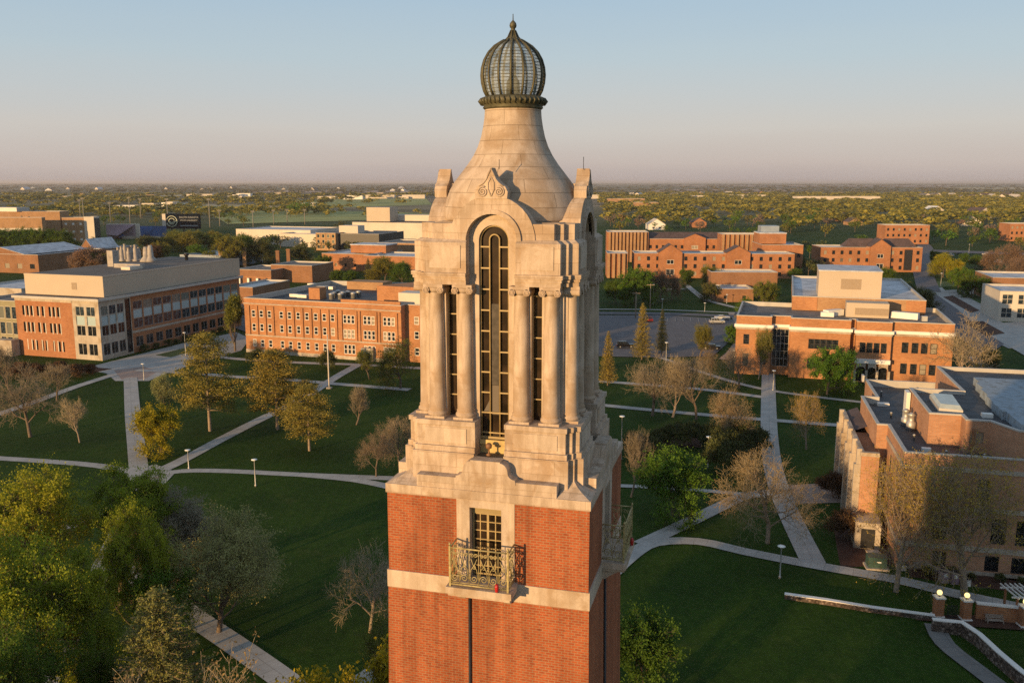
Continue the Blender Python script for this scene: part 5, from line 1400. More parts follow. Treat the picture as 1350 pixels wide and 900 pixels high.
def kind_conifer(seed, H, Rc, n_wh, per, needle, dens, droop=.15, lo=.1, power=1.0, clumpy=False, gap=0.0, fork=False):
    rs = np.random.default_rng(seed); segs = [(0, 0, 0, 0, 0, H * .5, H * .018, H * .011), (0, 0, H * .5, 0, 0, H * .97, H * .011, .02)]; C = []; Z = []
    for i in range(n_wh):
        t = lo + (1 - lo) * (i + rs.uniform(0, .6)) / n_wh; z = t * H
        L = Rc * (1 - t) ** power * 1.05 + .25
        if clumpy:
            q_ = (t - lo) / (1 - lo); L = Rc * min(1.0, .62 + q_ * 2.2) * (1 - q_) ** .62 * rs.uniform(.72, 1.15) + .3
        az = rs.uniform(0, 6.28)
        for j in range(per):
            if rs.uniform() < gap: continue
            a = az + 2 * math.pi * j / per + rs.uniform(-.3, .3); l = L * rs.uniform(.72, 1.12)
            d = np.array([math.cos(a), math.sin(a), 0]); p0 = np.array([0, 0, z]); dz = (-droop if not clumpy else rs.uniform(.05, .45)) * l
            p1 = p0 + d * l * .55 + [0, 0, dz * .6]; p2 = p0 + d * l + [0, 0, dz + (.12 * l if not clumpy else 0)]
            r = .012 * l + .015; segs += [(*p0, *p1, r, r * .7), (*p1, *p2, r * .7, .012)]
            if clumpy:
                nc = max(2, int(l * 1.3))
                for q in range(nc):
                    c = p0 + (p2 - p0) * rs.uniform(.42, 1.02) + rs.normal(size=3) * [.15 * l, .15 * l, .04 * l]
                    n = int(dens * rs.uniform(.6, 1.3)); C.append(c + rs.normal(size=(n, 3)) * [.50, .50, .20])
            else:
                n = max(4, int(l * dens)); t_ = rs.uniform(.08, 1.03, n)[:, None]
                side = np.array([-d[1], d[0], 0]); w = rs.normal(size=(n, 1)) * .26 * l * (1.1 - t_)
                base = np.where(t_ < .55, p0 + (p1 - p0) * t_ / .55, p1 + (p2 - p1) * (t_ - .55) / .45)
                C.append(base + side * w + rs.normal(size=(n, 3)) * [.08, .08, .10] - np.abs(w) * [0, 0, .25])
    C = np.concatenate(C); k = Kind(); k.H = H
    V, Fc = tubes_np(np.array(segs), 5); k.trunk = np_mesh('trunk', V, Fc, smooth=True)
    V, Fc = cards_np(C, needle * rs.uniform(.6, 1.3, len(C)), rs, .35, .3); k.leaves = np_mesh('crown', V, Fc); k.twigs = None
    return k
def kind_far(seed, H, Rc, n=260, size=.95, col_shape=False):
    rs = np.random.default_rng(seed); C = []
    nl = 9
    for i in range(nl):
        c = np.array([rs.normal() * Rc * .42, rs.normal() * Rc * .42, H * rs.uniform(.42, .82)]); r = Rc * rs.uniform(.35, .6)
        q = rs.normal(size=(n // nl, 3)); q /= np.linalg.norm(q, axis=1)[:, None]; C.append(c + q * r * rs.uniform(.6, 1.05, (len(q), 1)) * [1, 1, .85])
    C = np.concatenate(C); k = Kind(); k.H = H
    S = [(0, 0, 0, 0, 0, H * .5, .22, .15)] + [(0, 0, H * rs.uniform(.2, .4), rs.normal() * Rc * .5, rs.normal() * Rc * .5, H * .7, .12, .04) for _ in range(5)]
    V, Fc = tubes_np(np.array(S), 4); k.trunk = np_mesh('trunk', V, Fc)
    V, Fc = cards_np(C, size * rs.uniform(.6, 1.4, len(C)), rs, .8); k.leaves = np_mesh('crown', V, Fc); k.twigs = None; k.V, k.F = V, Fc
    return k

BARE = [kind_tree(11, 12, 4.6, .30, (9, 7, 6, 6), up=.25, twig_min=.014), kind_tree(12, 10, 4.2, .28, (8, 7, 6, 6), up=.5, tilt=(28, 55), twig_min=.014), kind_tree(13, 11, 3.6, .25, (9, 7, 6, 5), up=.7, tilt=(25, 50), twig_min=.014)]
BUD = [kind_tree(21, 12, 4.8, .25, (9, 7, 5, 5), leaf_n=5, leaf_size=.20, leaf_rad=.22, up=.35, twig_min=.012), kind_tree(22, 11, 3.6, .25, (8, 7, 5, 5), leaf_n=5, leaf_size=.20, leaf_rad=.22, up=.6, tilt=(25, 52), twig_min=.012)]
BUDS = [kind_tree(23, 12, 5.4, .24, (10, 7, 6, 6), leaf_n=2, leaf_size=.125, leaf_rad=.16, up=.35, twig_min=.010), kind_tree(24, 12, 4.6, .25, (9, 7, 6, 5), leaf_n=3, leaf_size=.12, leaf_rad=.18, up=.4, twig_min=.010)]
LEAFY = [kind_tree(31, 10, 4.6, .2, (9, 6, 5, 3), leaf_n=24, leaf_size=.28, leaf_rad=.40, clump=.36, up=.3), kind_tree(32, 10, 3.8, .22, (8, 6, 5, 3), leaf_n=24, leaf_size=.26, leaf_rad=.36, clump=.36, up=.5, tilt=(25, 55))]
BIG = [kind_tree(41, 18, 7.4, .22, (9, 7, 5, 5), leaf_n=30, leaf_size=.24, leaf_rad=.42, clump=.42, up=.5, tilt=(25, 52), thick=.9), kind_tree(42, 18, 6.6, .20, (8, 7, 6, 5), leaf_n=28, leaf_size=.23, leaf_rad=.40, clump=.42, up=.6, tilt=(22, 48), thick=.9)]
FOG = [kind_tree(51, 13, 6.4, .16, (12, 8, 6, 5), leaf_n=6, leaf_size=.20, leaf_rad=.22, up=.35, tilt=(25, 60), twig_min=.010)]
PINE = [kind_conifer(61, 13, 4.6, 13, 6, .30, 88, lo=.2, clumpy=True), kind_conifer(62, 12, 4.4, 11, 6, .30, 95, lo=.22, clumpy=True)]
SPRUCE = [kind_conifer(71, 12, 2.8, 30, 8, .26, 26, power=.8), kind_conifer(72, 16, 5.0, 40, 11, .22, 60, power=.62, droop=.1, gap=.14, lo=.04)]
POPLAR = [kind_tree(81, 14, 2.2, .08, (14, 6, 4), leaf_n=14, leaf_size=.36, leaf_rad=.42, up=1.6, tilt=(12, 28), leader=True)]
SHRUB = [kind_tree(91, 4, 3.0, .05, (9, 6, 5), leaf_n=16, leaf_size=.26, leaf_rad=.30, up=.3, tilt=(30, 70)), kind_tree(92, 2.4, 1.7, .05, (8, 6, 4), leaf_n=9, leaf_size=.2, leaf_rad=.2, up=.5, tilt=(30, 60))]
FAR = [kind_far(100 + i, 10, 4.4) for i in range(5)]

L_YEL = m_leaf('yellow green leaves', (.40, .33, .020), (.20, .20, .016))
L_GRN = m_leaf('fresh green leaves', (.125, .225, .024), (.06, .125, .016))
L_DGR = m_leaf('mid green leaves', (.11, .18, .022), (.05, .095, .015))
L_OLV = m_leaf('olive leaves', (.25, .235, .042), (.12, .125, .026))
L_BIGL = m_leaf('spring canopy leaves', (.33, .35, .028), (.14, .19, .018), sc=.22)
L_ORG = m_leaf('rusty buds', (.34, .21, .095), (.22, .14, .07))
L_GLD = m_leaf('golden buds', (.50, .34, .05), (.27, .22, .045))
L_PNK = m_leaf('pinkish buds', (.30, .20, .15), (.22, .15, .11))
L_GRY = m_leaf('grey green buds', (.36, .38, .17), (.24, .26, .12))
L_GRY2 = m_leaf('purple grey buds', (.36, .30, .24), (.24, .20, .165))
L_PIN = m_leaf('yellowish pine needles', (.33, .25, .050), (.15, .135, .035), trans=.15)
L_SPR = m_leaf('spruce needles', (.24, .235, .075), (.12, .135, .05), trans=.15)
L_YEW = m_leaf('dark yew needles', (.11, .12, .038), (.045, .056, .02), trans=.1)
L_RED = m_leaf('reddish shrub twigs', (.16, .085, .045), (.10, .055, .035))
TW_G = m_plain('grey brown twigs', (.23, .19, .13), .95, 0, .2, 2)
TW_T = m_plain('tan twigs', (.35, .285, .18), .95, 0, .2, 2)
TW_D = m_plain('dark twigs', (.11, .085, .066), .95, 0, .2, 2)

def tree(k, x, y, h, label, leaf=None, bark=None, twig=None, group=None, cat='tree', name='tree', wide=1.0, rz=None, z=0):
    s_ = h / k.H
    root = empty(name, (x, y, z), label, cat, group, rz=random.uniform(0, 6.28) if rz is None else rz, sc=(s_ * wide, s_ * wide, s_))
    link('trunk', k.trunk, root, bark or BARK)
    if k.twigs is not None: link('twigs', k.twigs, root, twig or bark or BARK)
    if k.leaves is not None and leaf is not None: link('crown', k.leaves, root, leaf)
    return root
def tb(k, px, yb, yt, label, leaf=None, **kw):
    """tree by base pixel and top pixel of the photograph"""
    p = G(px, yb); return tree(k, p.x, p.y, ZT(p.y, yt), label, leaf, **kw)
def ty(k, px, Y, yt, label, leaf=None, **kw):
    """tree whose base is out of sight: by distance"""
    h = ZT(Y, yt); return tree(k, XT(px, Y, h * .6), Y, h, label, leaf, **kw)

# lower left
ty(BIG[0], 40, 84, 612, 'huge yellow green tree filling the left lower corner', L_BIGL, wide=1.05, rz=.3)
ty(BIG[1], 150, 90, 618, 'tall spreading leafy tree by the walk junction at lower left', L_BIGL, rz=2.0)
ty(BIG[1], 75, 68, 728, 'dense leafy tree in front of the two huge ones', L_BIGL, wide=.8, rz=1.0)
ty(BIG[0], -30, 64, 700, 'leafy tree cut by the left photo edge', L_BIGL, wide=.9, rz=4.0)
ty(BIG[0], 0, 54, 812, 'small dark leafy tree in the bottom left corner', L_DGR, wide=.8)
ty(FOG[0], 228, 93, 642, 'misty purple grey budding tree beside the huge leafy ones', L_GRY2, twig=TW_G, wide=.78)
ty(FOG[0], 283, 84, 672, 'misty grey green budding tree at the big lawn edge', L_GRY, twig=TW_G, wide=1.02, rz=2.2)
ty(LEAFY[1], 222, 78, 748, 'small bright green tree under the misty budding pair', L_GRN, wide=.9)
ty(SPRUCE[1], 214, 58, 774, 'sparse brownish spruce with forked bare top at the bottom', L_SPR, bark=BARKL, rz=.5)
ty(BUDS[1], 275, 44, 868, 'orange tipped budding tree at the bottom edge by the broad walk', L_ORG, twig=TW_T, bark=BARKL)
ty(BARE[0], 486, 84, 706, 'bare drooping tree left of the tower shaft', None, twig=TW_T, bark=BARKL, wide=.95)
ty(BUD[0], 500, 74, 800, 'low budding tree below the bare drooping one', L_OLV, wide=.85)
for i, (px, Y, yt) in enumerate(((425, 56, 876), (462, 54, 872), (500, 56, 866))):
    ty(LEAFY[1], px, Y, yt, ('leftmost of three yellow green treetops at the bottom by the tower', 'middle one of three yellow green treetops at the bottom by the tower', 'treetop touching the tower at the bottom, rightmost of three')[i], L_YEL, wide=.7)
ty(BIG[0], 168, 80, 668, 'leafy crown closing the gap before the walk at lower left', L_BIGL, wide=.62, rz=2.6)
ty(BIG[1], 110, 58, 840, 'low leafy crown left of the sparse spruce at the bottom', L_DGR, wide=.5, rz=1.6)
# mid left
tb(LEAFY[0], 213, 597, 532, 'round yellow green tree beside the straight walk', L_YEL, wide=1.05, rz=1)
tb(BUD[1], 222, 552, 488, 'slim grey green budding tree behind the round yellow one', L_GRY, wide=.8)
tb(PINE[0], 277, 568, 438, 'tall clumpy pine left of its twin on the left lawns', L_PIN, bark=BARKL, wide=1.0, rz=.4)
tb(PINE[1], 366, 566, 461, 'broad clumpy pine above the diagonal walk', L_PIN, bark=BARKL, wide=1.22, rz=2)
tb(PINE[1], 408, 594, 508, 'leaning pine in front of the broad clumpy one', L_PIN, bark=BARKL, wide=1.25, rz=4)
tb(BARE[2], 470, 560, 507, 'faint grey bush behind the lawn near the tower', None, twig=TW_G, wide=1.1)
tb(BUDS[0], 496, 628, 558, 'left of two brown budding trees at the tower edge', L_PNK, twig=TW_G, wide=.8)
tb(BUDS[1], 527, 618, 546, 'right of two brown budding trees against the tower', L_PNK, twig=TW_T, wide=.95)
tb(BUD[0], 528, 512, 443, 'wide pale leafy tree in front of the old brick hall by the tower', L_OLV, wide=1.15)
tb(BUD[1], 487, 500, 458, 'small leafy tree by the hall entrance', L_OLV, wide=1.0)
tb(POPLAR[0], 310, 463, 390, 'narrow green poplar between laboratory and old hall', L_OLV, wide=.95)
tb(BARE[0], 40, 576, 472, 'wide bare tree on the far left lawn', None, twig=TW_G, wide=1.05, rz=1)
tb(BARE[1], 105, 583, 522, 'small round bare tree near the straight walk', None, twig=TW_T, bark=BARKL, wide=.82)
tb(BARE[1], 75, 528, 474, 'low bare tree right behind the wide bare one', None, twig=TW_G, wide=1.2)
tb(BARE[2], 16, 520, 452, 'bare tree at the left edge before the glass pavilion', None, twig=TW_G, wide=1.2)
for i, (px, yb, yt) in enumerate(((20, 500, 480), (45, 496, 478), (70, 495, 477), (92, 498, 480), (112, 494, 480))):
    tb(SHRUB[1], px, yb, yt, 'brown bare brush clump before the science building front', L_RED, cat='shrub', name='shrub', group='brown brush before the science building', wide=1.3)
for px, yb, yt, lb in ((340, 475, 459, 'small dark evergreen by the left end of the old hall'), (358, 474, 461, 'dark evergreen below the second window bay of the old hall'), (432, 486, 462, 'dark shrub by the flagpole and old hall'), (330, 478, 464, 'low dark shrub at the corner of the old hall')):
    tb(SHRUB[0], px, yb, yt, lb, L_YEW, cat='shrub', name='shrub', wide=.6)
for k in range(9):
    c = C0 + u * (14 + k * 4.1) - Vector((-u.y, u.x)) * 1.8
    tree(SHRUB[1], c.x, c.y, random.uniform(1.2, 2.0), 'low dark shrub along the foot of the laboratory side wall', L_YEW, cat='shrub', name='shrub', group='foundation shrubs of the laboratory')
for k in range(8):
    c = K(3 + k * 2.5, -1.6)
    tree(SHRUB[1], c.x, c.y, random.uniform(.8, 1.3), 'low dark shrub in the bed before the stone building', L_YEW, cat='shrub', name='shrub', group='foundation shrubs of the stone building')
# right side
ty(LEAFY[0], 852, 72, 798, 'leafy green tree at the bottom right of the tower', L_DGR, wide=.82)
tb(SPRUCE[0], 846, 474, 399, 'left narrow spruce before the parking lot', L_PIN, wide=.85)
tb(SPRUCE[0], 872, 466, 407, 'right narrow spruce before the parking lot', L_PIN, wide=.75, rz=2)
tb(SPRUCE[0], 801, 508, 436, 'spruce half hidden by the tower', L_PIN, wide=.8)
tb(BARE[0], 860, 548, 458, 'first of the tall bare trees right of the tower', None, twig=TW_G, wide=1.1)
tb(BARE[2], 887, 550, 468, 'thin pale stemmed bare tree amid the bare group', None, twig=TW_T, bark=BARKL, wide=1.1)
tb(BARE[1], 918, 553, 462, 'bare tree right of the pale stemmed one', None, twig=TW_G, wide=1.0)
tb(BUD[1], 921, 478, 424, 'pale green budding tree at the lot edge', L_OLV, wide=.8)
tb(BUDS[0], 936, 500, 455, 'dull orange budding tree over the lot edge', L_ORG, twig=TW_G, wide=1.0)
tb(BUDS[1], 975, 512, 452, 'pinkish budding tree beside the service lane', L_PNK, twig=TW_T, wide=1.1)
tb(BUDS[0], 958, 588, 497, 'large golden brown budding tree behind the dark yews', L_ORG, twig=TW_T, wide=.82)
tb(BUD[1], 1000, 500, 430, 'slim white stemmed budding tree before the union hall', L_OLV, bark=BARKL, wide=.6)
tb(LEAFY[0], 887, 682, 588, 'bright green spreading tree right of the tower', L_GRN, wide=1.02, rz=.9)
tb(LEAFY[0], 1090, 520, 457, 'round green tree before the union hall', L_GRN, wide=1.05, rz=3)
tb(BUDS[1], 1063, 592, 512, 'golden tree with a pale trunk left of the stone building', L_GLD, bark=BARKL, wide=.78)
tb(BUDS[0], 1012, 716, 574, 'rusty tipped bare tree at the path fork', L_ORG, twig=TW_T, bark=BARKL, wide=1.0, rz=1.0)
tb(BARE[2], 832, 655, 560, 'bare tree with a leaning pale stem touching the tower', None, twig=TW_G, bark=BARKL, wide=.7)
for i, (px, yb, yt, w) in enumerate((a_[0], a_[1] - 4, a_[2] + 8, a_[3] * .8) for a_ in ((850, 612, 566, 1.0), (833, 600, 560, .8), (870, 594, 556, .9), (892, 592, 548, .9), (912, 590, 548, .9), (935, 592, 550, .9), (952, 628, 566, .8), (965, 600, 548, 1.0), (985, 598, 550, .9), (1000, 600, 556, .8), (880, 620, 580, .8))):
    tb(SHRUB[0], px, yb, yt, 'big dark yew in the hedge clump right of the tower', L_YEW, cat='shrub', name='shrub', group='dark yews in the clump', wide=w)
ty(BUDS[1], 1190, 93, 588, 'golden budding tree before the stone building', L_GLD, wide=.86, bark=BARKL, rz=.6)
tb(BUDS[1], 1272, 790, 578, 'broad tree with yellow olive buds and a stout trunk by the brick pier', L_GLD, wide=1.05, bark=BARKL, rz=3.3)
tb(BUDS[1], 1226, 700, 620, 'small golden tree close to the stone wall', L_GLD, wide=1.0)
tb(BUDS[0], 1352, 742, 590, 'olive budding tree at the right edge before the stone building', L_OLV, wide=.95)
tb(BARE[0], 1266, 512, 408, 'wide bare tree at the right end of the union hall', None, twig=TW_T, bark=BARKL, wide=1.1)
tb(LEAFY[1], 1292, 500, 455, 'dark green tree under the wide bare one', L_YEW, wide=1.0)
tb(SHRUB[0], 1118, 712, 672, 'reddish twiggy shrub by the utility box', L_RED, cat='shrub', name='shrub', wide=.8)
tb(SHRUB[0], 1140, 700, 668, 'brown shrub right of the reddish one', L_RED, cat='shrub', name='shrub', wide=.7)
tb(SHRUB[0], 1098, 655, 622, 'reddish shrub behind the pink forecourt', L_RED, cat='shrub', name='shrub', wide=.7)
# mall and dormitory trees
for px, yb, yt, lf, kd, lb in ((1243, 366, 334, L_YEL, 0, 'yellow green tree at the far end of the mall'), (1262, 386, 352, L_GRN, 0, 'bright green tree in the middle of the mall'), (1255, 374, 342, L_YEL, 1, 'yellowish tree between two green mall trees'),
                               (1270, 352, 333, L_DGR, 1, 'dark round tree at the street beyond the mall'), (1285, 354, 336, L_DGR, 0, 'second dark round tree at the street'), (1228, 350, 330, L_DGR, 1, 'dark tree by the right dormitory corner'),
                               (1281, 392, 362, L_DGR, 0, 'round green tree on the mall lawn, left of two'), (1297, 397, 365, L_DGR, 1, 'round green tree on the mall lawn, right of two'),
                               (1310, 402, 374, L_DGR, 0, 'dark tree against the white roofed wing'), (1320, 410, 385, L_OLV, 1, 'olive tree at the side of the glass cornered building'),
                               (1210, 420, 378, L_YEW, 0, 'dark tree behind the tan rooftop box'), (1190, 408, 372, L_YEW, 1, 'dark evergreen left of the service road'), (1175, 400, 368, L_DGR, 0, 'green tree behind the union hall roof'),
                               (1150, 376, 352, L_OLV, 0, 'olive tree before the slate roofed dormitory'), (1130, 380, 350, L_DGR, 1, 'green tree before the slate roofed dormitory'), (1165, 382, 352, L_DGR, 0, 'dark green tree under the dormitory gable'),
                               (812, 400, 368, L_DGR, 1, 'green tree just right of the tower by the dorm lawn'), (836, 402, 352, L_GRN, 0, 'bright green tree in front of the dormitories'), (825, 404, 380, L_DGR, 0, 'low green tree behind the far sidewalk'),
                               (903, 384, 354, L_DGR, 1, 'dark green tree at the dorm entrance'), (936, 388, 350, L_OLV, 1, 'olive conical tree at the commons'), (938, 398, 372, L_YEW, 0, 'dark tree in front of the commons'),
                               (1005, 404, 370, L_OLV, 0, 'olive tree right of the commons'), (1018, 404, 374, L_DGR, 1, 'dark green tree between commons and union hall'), (977, 428, 392, L_GRN, 1, 'green tree at the left corner of the union hall'), (968, 452, 428, L_GRN, 0, 'small green tree left of the union hall'),
                               (1046, 372, 353, L_DGR, 0, 'small tree between the two right dormitories')):
    tb(LEAFY[kd], px, yb, yt, lb, lf, wide=1.05)
for px, yb, yt, lb in ((855, 398, 356, 'left purple brown bare tree before the dormitories'), (872, 398, 352, 'middle purple brown bare tree before the dormitories'), (886, 396, 358, 'right purple brown bare tree before the dormitories'), (1310, 366, 325, 'bare tree by the street at far right'), (1333, 372, 318, 'tall bare tree at the right edge beyond the mall'), (1345, 380, 335, 'bare tree at the right edge above the white roof')):
    tb(BUD[0], px, yb, yt, lb, L_PNK, twig=TW_D, wide=.95)
for px, yb, yt, lb in ((486, 374, 340, 'dark conifer behind the old hall roof'), (495, 374, 342, 'reddish conifer beside the dark one'),):
    tb(SPRUCE[0], px, yb, yt, lb, L_YEW, wide=1.0)
for px, yb, yt, lf, lb in ((508, 376, 338, L_OLV, 'olive tree behind the old hall'), (530, 378, 345, L_DGR, 'dark green tree left of the tower behind the hall'), (462, 376, 356, L_DGR, 'green tree behind the flat roof'), (444, 374, 355, L_DGR, 'low green tree behind the flat roof'),
                           (425, 360, 336, L_DGR, 'tree left of the low white stepped roofs'), (395, 350, 322, L_YEW, 'dark tree before the yellow gridded front'), (345, 350, 314, L_YEW, 'dark tree above the brown workshop'), (310, 352, 310, L_OLV, 'yellow tree by the brick pylon'), (325, 348, 308, L_DGR, 'green tree near the white roofed hall'),
                           (262, 348, 322, L_GRN, 'bright green bush behind the laboratory roof'), (215, 346, 318, L_OLV, 'yellowish tree behind the laboratory stacks'), (200, 348, 322, L_RED, 'reddish tree behind the laboratory stacks'), (275, 350, 330, L_OLV, 'olive tree by the blue roof')):
    tb(LEAFY[0], px, yb, yt, lb, lf, wide=1.1)
for px in range(2, 84, 9): tb(LEAFY[0], px + random.uniform(-2, 2), 342, random.uniform(300, 305), 'green tree in the row before the far left arena', L_DGR, group='tree row before the arena', wide=1.0)
for px in range(152, 212, 8): tb(LEAFY[1], px * .45 + 40 + random.uniform(-3, 3), 372, random.uniform(326, 338), 'brownish tree in the row before the laboratory penthouse', L_PNK if px % 3 else L_OLV, group='trees behind the laboratory', wide=1.2)
for px in (118, 128, 137): tb(LEAFY[0], px, 336, random.uniform(312, 316), 'dark tree between the arena end and the stand', L_YEW, group='dark trees beside the stand', wide=1.1)
for px in range(190, 300, 10): tb(LEAFY[0], px, 330 + random.uniform(-3, 3), random.uniform(303, 308) if px > 222 else random.uniform(310, 313), 'rounded tree in the row under the scoreboard', L_YEW if px < 225 else L_OLV, group='tree row under the scoreboard', wide=1.2)

# scattered far trees: individuals, then the rest of the wood as one mass
def scatter(n, x0, x1, y0, y1, label, group, mats, h=(8, 13)):
    """n trees spread evenly over the ground seen between the photo rows y0 (far) and y1 (near)"""
    Y0, Y1 = G(675, y0).y, G(675, y1).y
    for _ in range(n):
        Y = math.sqrt(random.uniform(Y1 * Y1, Y0 * Y0)); X = XT(random.uniform(x0, x1), Y)
        tree(random.choice(FAR), X, Y, random.uniform(*h), label, random.choice(mats), group=group, wide=random.uniform(.9, 1.3))
scatter(46, 800, 1060, 290, 308, 'rounded tree in the wood behind the dormitory rows', 'wood behind the dormitories', (L_OLV, L_DGR, L_GRN, L_PNK))
scatter(50, 1060, 1350, 285, 325, 'rounded tree in the wood around the right dormitories', 'wood around the right dormitories', (L_OLV, L_DGR, L_OLV, L_PNK, L_GRN))
scatter(14, 1225, 1350, 310, 330, 'tree on the lawn beyond the mall street', 'trees beyond the mall street', (L_OLV, L_DGR, L_PNK))
scatter(16, 1060, 1100, 330, 385, 'tree between the right dormitories', 'trees between the right dormitories', (L_DGR, L_YEW), (6, 10))
scatter(26, 300, 480, 318, 352, 'tree among the halls left of the tower', 'trees among the middle halls', (L_YEW, L_DGR, L_OLV), (6, 10))
scatter(12, 440, 560, 300, 342, 'tree around the theatre', 'trees around the theatre', (L_YEW, L_DGR), (6, 10))
scatter(34, 110, 330, 284, 300, 'tree behind the stadium and scoreboard', 'trees behind the stadium', (L_OLV, L_DGR), (8, 12))
scatter(10, 376, 410, 276, 288, 'yellowish tree in the green pasture', 'trees in the pasture', (L_GRN, L_OLV), (14, 18))
scatter(14, 960, 1060, 300, 352, 'tree beside the stepped dormitory', 'trees by the stepped dormitory', (L_DGR, L_OLV), (7, 10))
# mass of far woods
rs = np.random.default_rng(5)
VV, FF, off = [], [], 0
def mass(n, x0, x1, y0, y1, hh=(8, 14), clump=0, q=90):
    global off
    Y0, Y1 = G(675, y0).y, G(675, y1).y
    if clump:
        cc = []
        for _ in range(clump):
            Y = math.exp(rs.uniform(math.log(Y1), math.log(Y0))); cc.append((XT(rs.uniform(x0, x1), Y), Y, rs.uniform(.02, .10) * Y))
    for _ in range(n):
        if clump:
            c = cc[rs.integers(len(cc))]; X, Y = c[0] + rs.normal() * c[2] * 1.6, c[1] + rs.normal() * c[2] * .45
        else:
            Y = math.sqrt(rs.uniform(Y1 * Y1, Y0 * Y0)); X = XT(rs.uniform(x0, x1), Y)
        k = FAR[rs.integers(5)]; s_ = rs.uniform(*hh) / 10 ; w = s_ * rs.uniform(1.2, 1.9) * (1 + Y / 4000)
        take = rs.choice(len(k.F), q, replace=False)
        v = k.V.reshape(-1, 4, 3)[take]; c = v.mean(1, keepdims=True); g_ = 1.5 + Y / 2500
        v = (c + (v - c) * g_) * [w, w, s_] + [X, Y, 0]
        VV.append(v.reshape(-1, 3)); off += q
for a in ((700, 795, 1370, 266, 296), (300, 1040, 1370, 268, 306)): mass(*a)
mass(1250, 795, 1370, 257, 270, q=60); mass(170, 180, 380, 262, 274, clump=14); mass(110, 120, 380, 276, 286, clump=12)
mass(260, -20, 240, 258, 282, clump=24); mass(130, 380, 570, 257, 262, clump=12)
me_n = off; V = np.concatenate(VV)
far_m = L_FARW = m_leaf('far canopy', (.36, .31, .06), (.10, .115, .034), sc=.035, trans=.3)
tag(link('far_woods', np_mesh('far_woods', V, np.arange(len(V)).reshape(-1, 4)), None, far_m), 'mass of spring green woods between campus and town', kind='stuff')
VV, off = [], 0
mass(700, -60, 1410, 246.5, 256, (7, 11), clump=90, q=36); mass(900, -60, 1410, 248, 260, (7, 11), clump=110, q=36); mass(350, -60, 1410, 243.8, 247, (9, 13), clump=60, q=30)
V = np.concatenate(VV)
tag(link('distant_woods', np_mesh('distant_woods', V, np.arange(len(V)).reshape(-1, 4)), None, m_leaf('distant canopy', (.20, .165, .085), (.12, .11, .06), sc=.004, trans=.2)), 'dark shelter belts on the plain out to the horizon', kind='stuff')

# unseen trees added to shade the near lawns (behind and left of the drone)
for k in range(26):
    a = random.uniform(-120, 60); r_ = random.uniform(-70, 14)
    if -30 < a < 30 and r_ > -5: continue
    if -98 < a * math.cos(R(40)) - r_ * math.sin(R(40)) < -56: continue
    tree(BIG[k % 2], a, r_, random.uniform(8, 11), 'unseen leafy tree added to the west to shade the near lawns', L_BIGL, group='unseen shade trees added to the west')

for k, (x_, y_) in enumerate(((-13, 17), (-5, 19), (3, 16), (-9, 9), (9, 24), (16, 30), (22, 24), (30, 31), (1, 7))):  # unseen trees added so their shadow falls on the stone hall front
    tree(BIG[k % 2], x_, y_, 22.5, 'unseen tall tree added near the tower base to shade the stone hall', L_BIGL, group='unseen shade trees added near the tower base', rz=k * 1.1)

# ------------------------------------------------------------------ cars
def make_car(suv=True):
    L, W = 4.8, 1.9
    m = MB()
    low = [(-2.4, .35), (2.4, .35), (2.4, .75), (2.3, .95), (-2.3, 1.0), (-2.4, .8)]
    m.vprism(low, -W / 2, W / 2); body_low = m
    h = 1.75 if suv else 1.45
    b0, b1 = (-2.15, 1.05) if suv else (-1.7, 1.1)
    i = len(m.v); z0, z1 = .97, h; x0, x1 = b0, b1; w0, w1 = W / 2 - .06, W / 2 - .25; t0, t1 = b0 + (.35 if suv else .75), b1 - .75
    m.prism([(x0, -w0), (x1, -w0), (x1, w0), (x0, w0)], z0, z1, taper=[(t0, -w1), (t1, -w1), (t1, w1), (t0, w1)])
    body = m.mesh('body')
    m = MB(); e = .012
    lerp = lambda a, b_, t: a + (b_ - a) * t
    for sg in (-1, 1):
        for c0_, c1_ in ((.06, .33), (.37, .64), (.68, .94)):
            q = []
            for c, t in ((c0_, .12), (c1_, .12), (c1_, .86), (c0_, .86)): q.append((lerp(lerp(x0, x1, c), lerp(t0, t1, c), t), sg * (lerp(w0, w1, t) + e), lerp(z0, z1, t)))
            m.quad(*(q if sg < 0 else q[::-1]))
    for xa_, xb2, sg in ((x1, t1, 1), (x0, t0, -1)):
        q = []
        for c, t in ((-.88, .1), (.88, .1), (.88, .9), (-.88, .9)): q.append((lerp(xa_, xb2, t) + sg * e, c * lerp(w0, w1, t), lerp(z0, z1, t)))
        m.quad(*(q if sg > 0 else q[::-1]))
    glass = m.mesh('windows')
    m = MB()
    m.vprism([(.33 * math.cos(R(a)), .33 * math.sin(R(a))) for a in range(0, 360, 24)], -.11, .11); wheel = m.mesh('wheel')
    m = MB(); m.vprism([(.19 * math.cos(R(a)), .19 * math.sin(R(a))) for a in range(0, 360, 30)], -.12, .12); rim = m.mesh('rim')
    m = MB(); m.box(-.03, .03, -.2, .2, -.08, .08); lampm = m.mesh('headlight')
    return body, glass, wheel, rim, lampm, L, W
CARS = {True: make_car(True), False: make_car(False)}
TYRE = m_plain('tyre', (.02, .02, .02), .9); CG = m_glass('car glass', (.015, .018, .02), amount=0.0); HL = m_plain('headlight lens', (.7, .68, .62), .2); RL = m_plain('tail light', (.3, .02, .02), .3)
def paint(n, c): return m_plain(n, c, .25, .2, .03, 1)
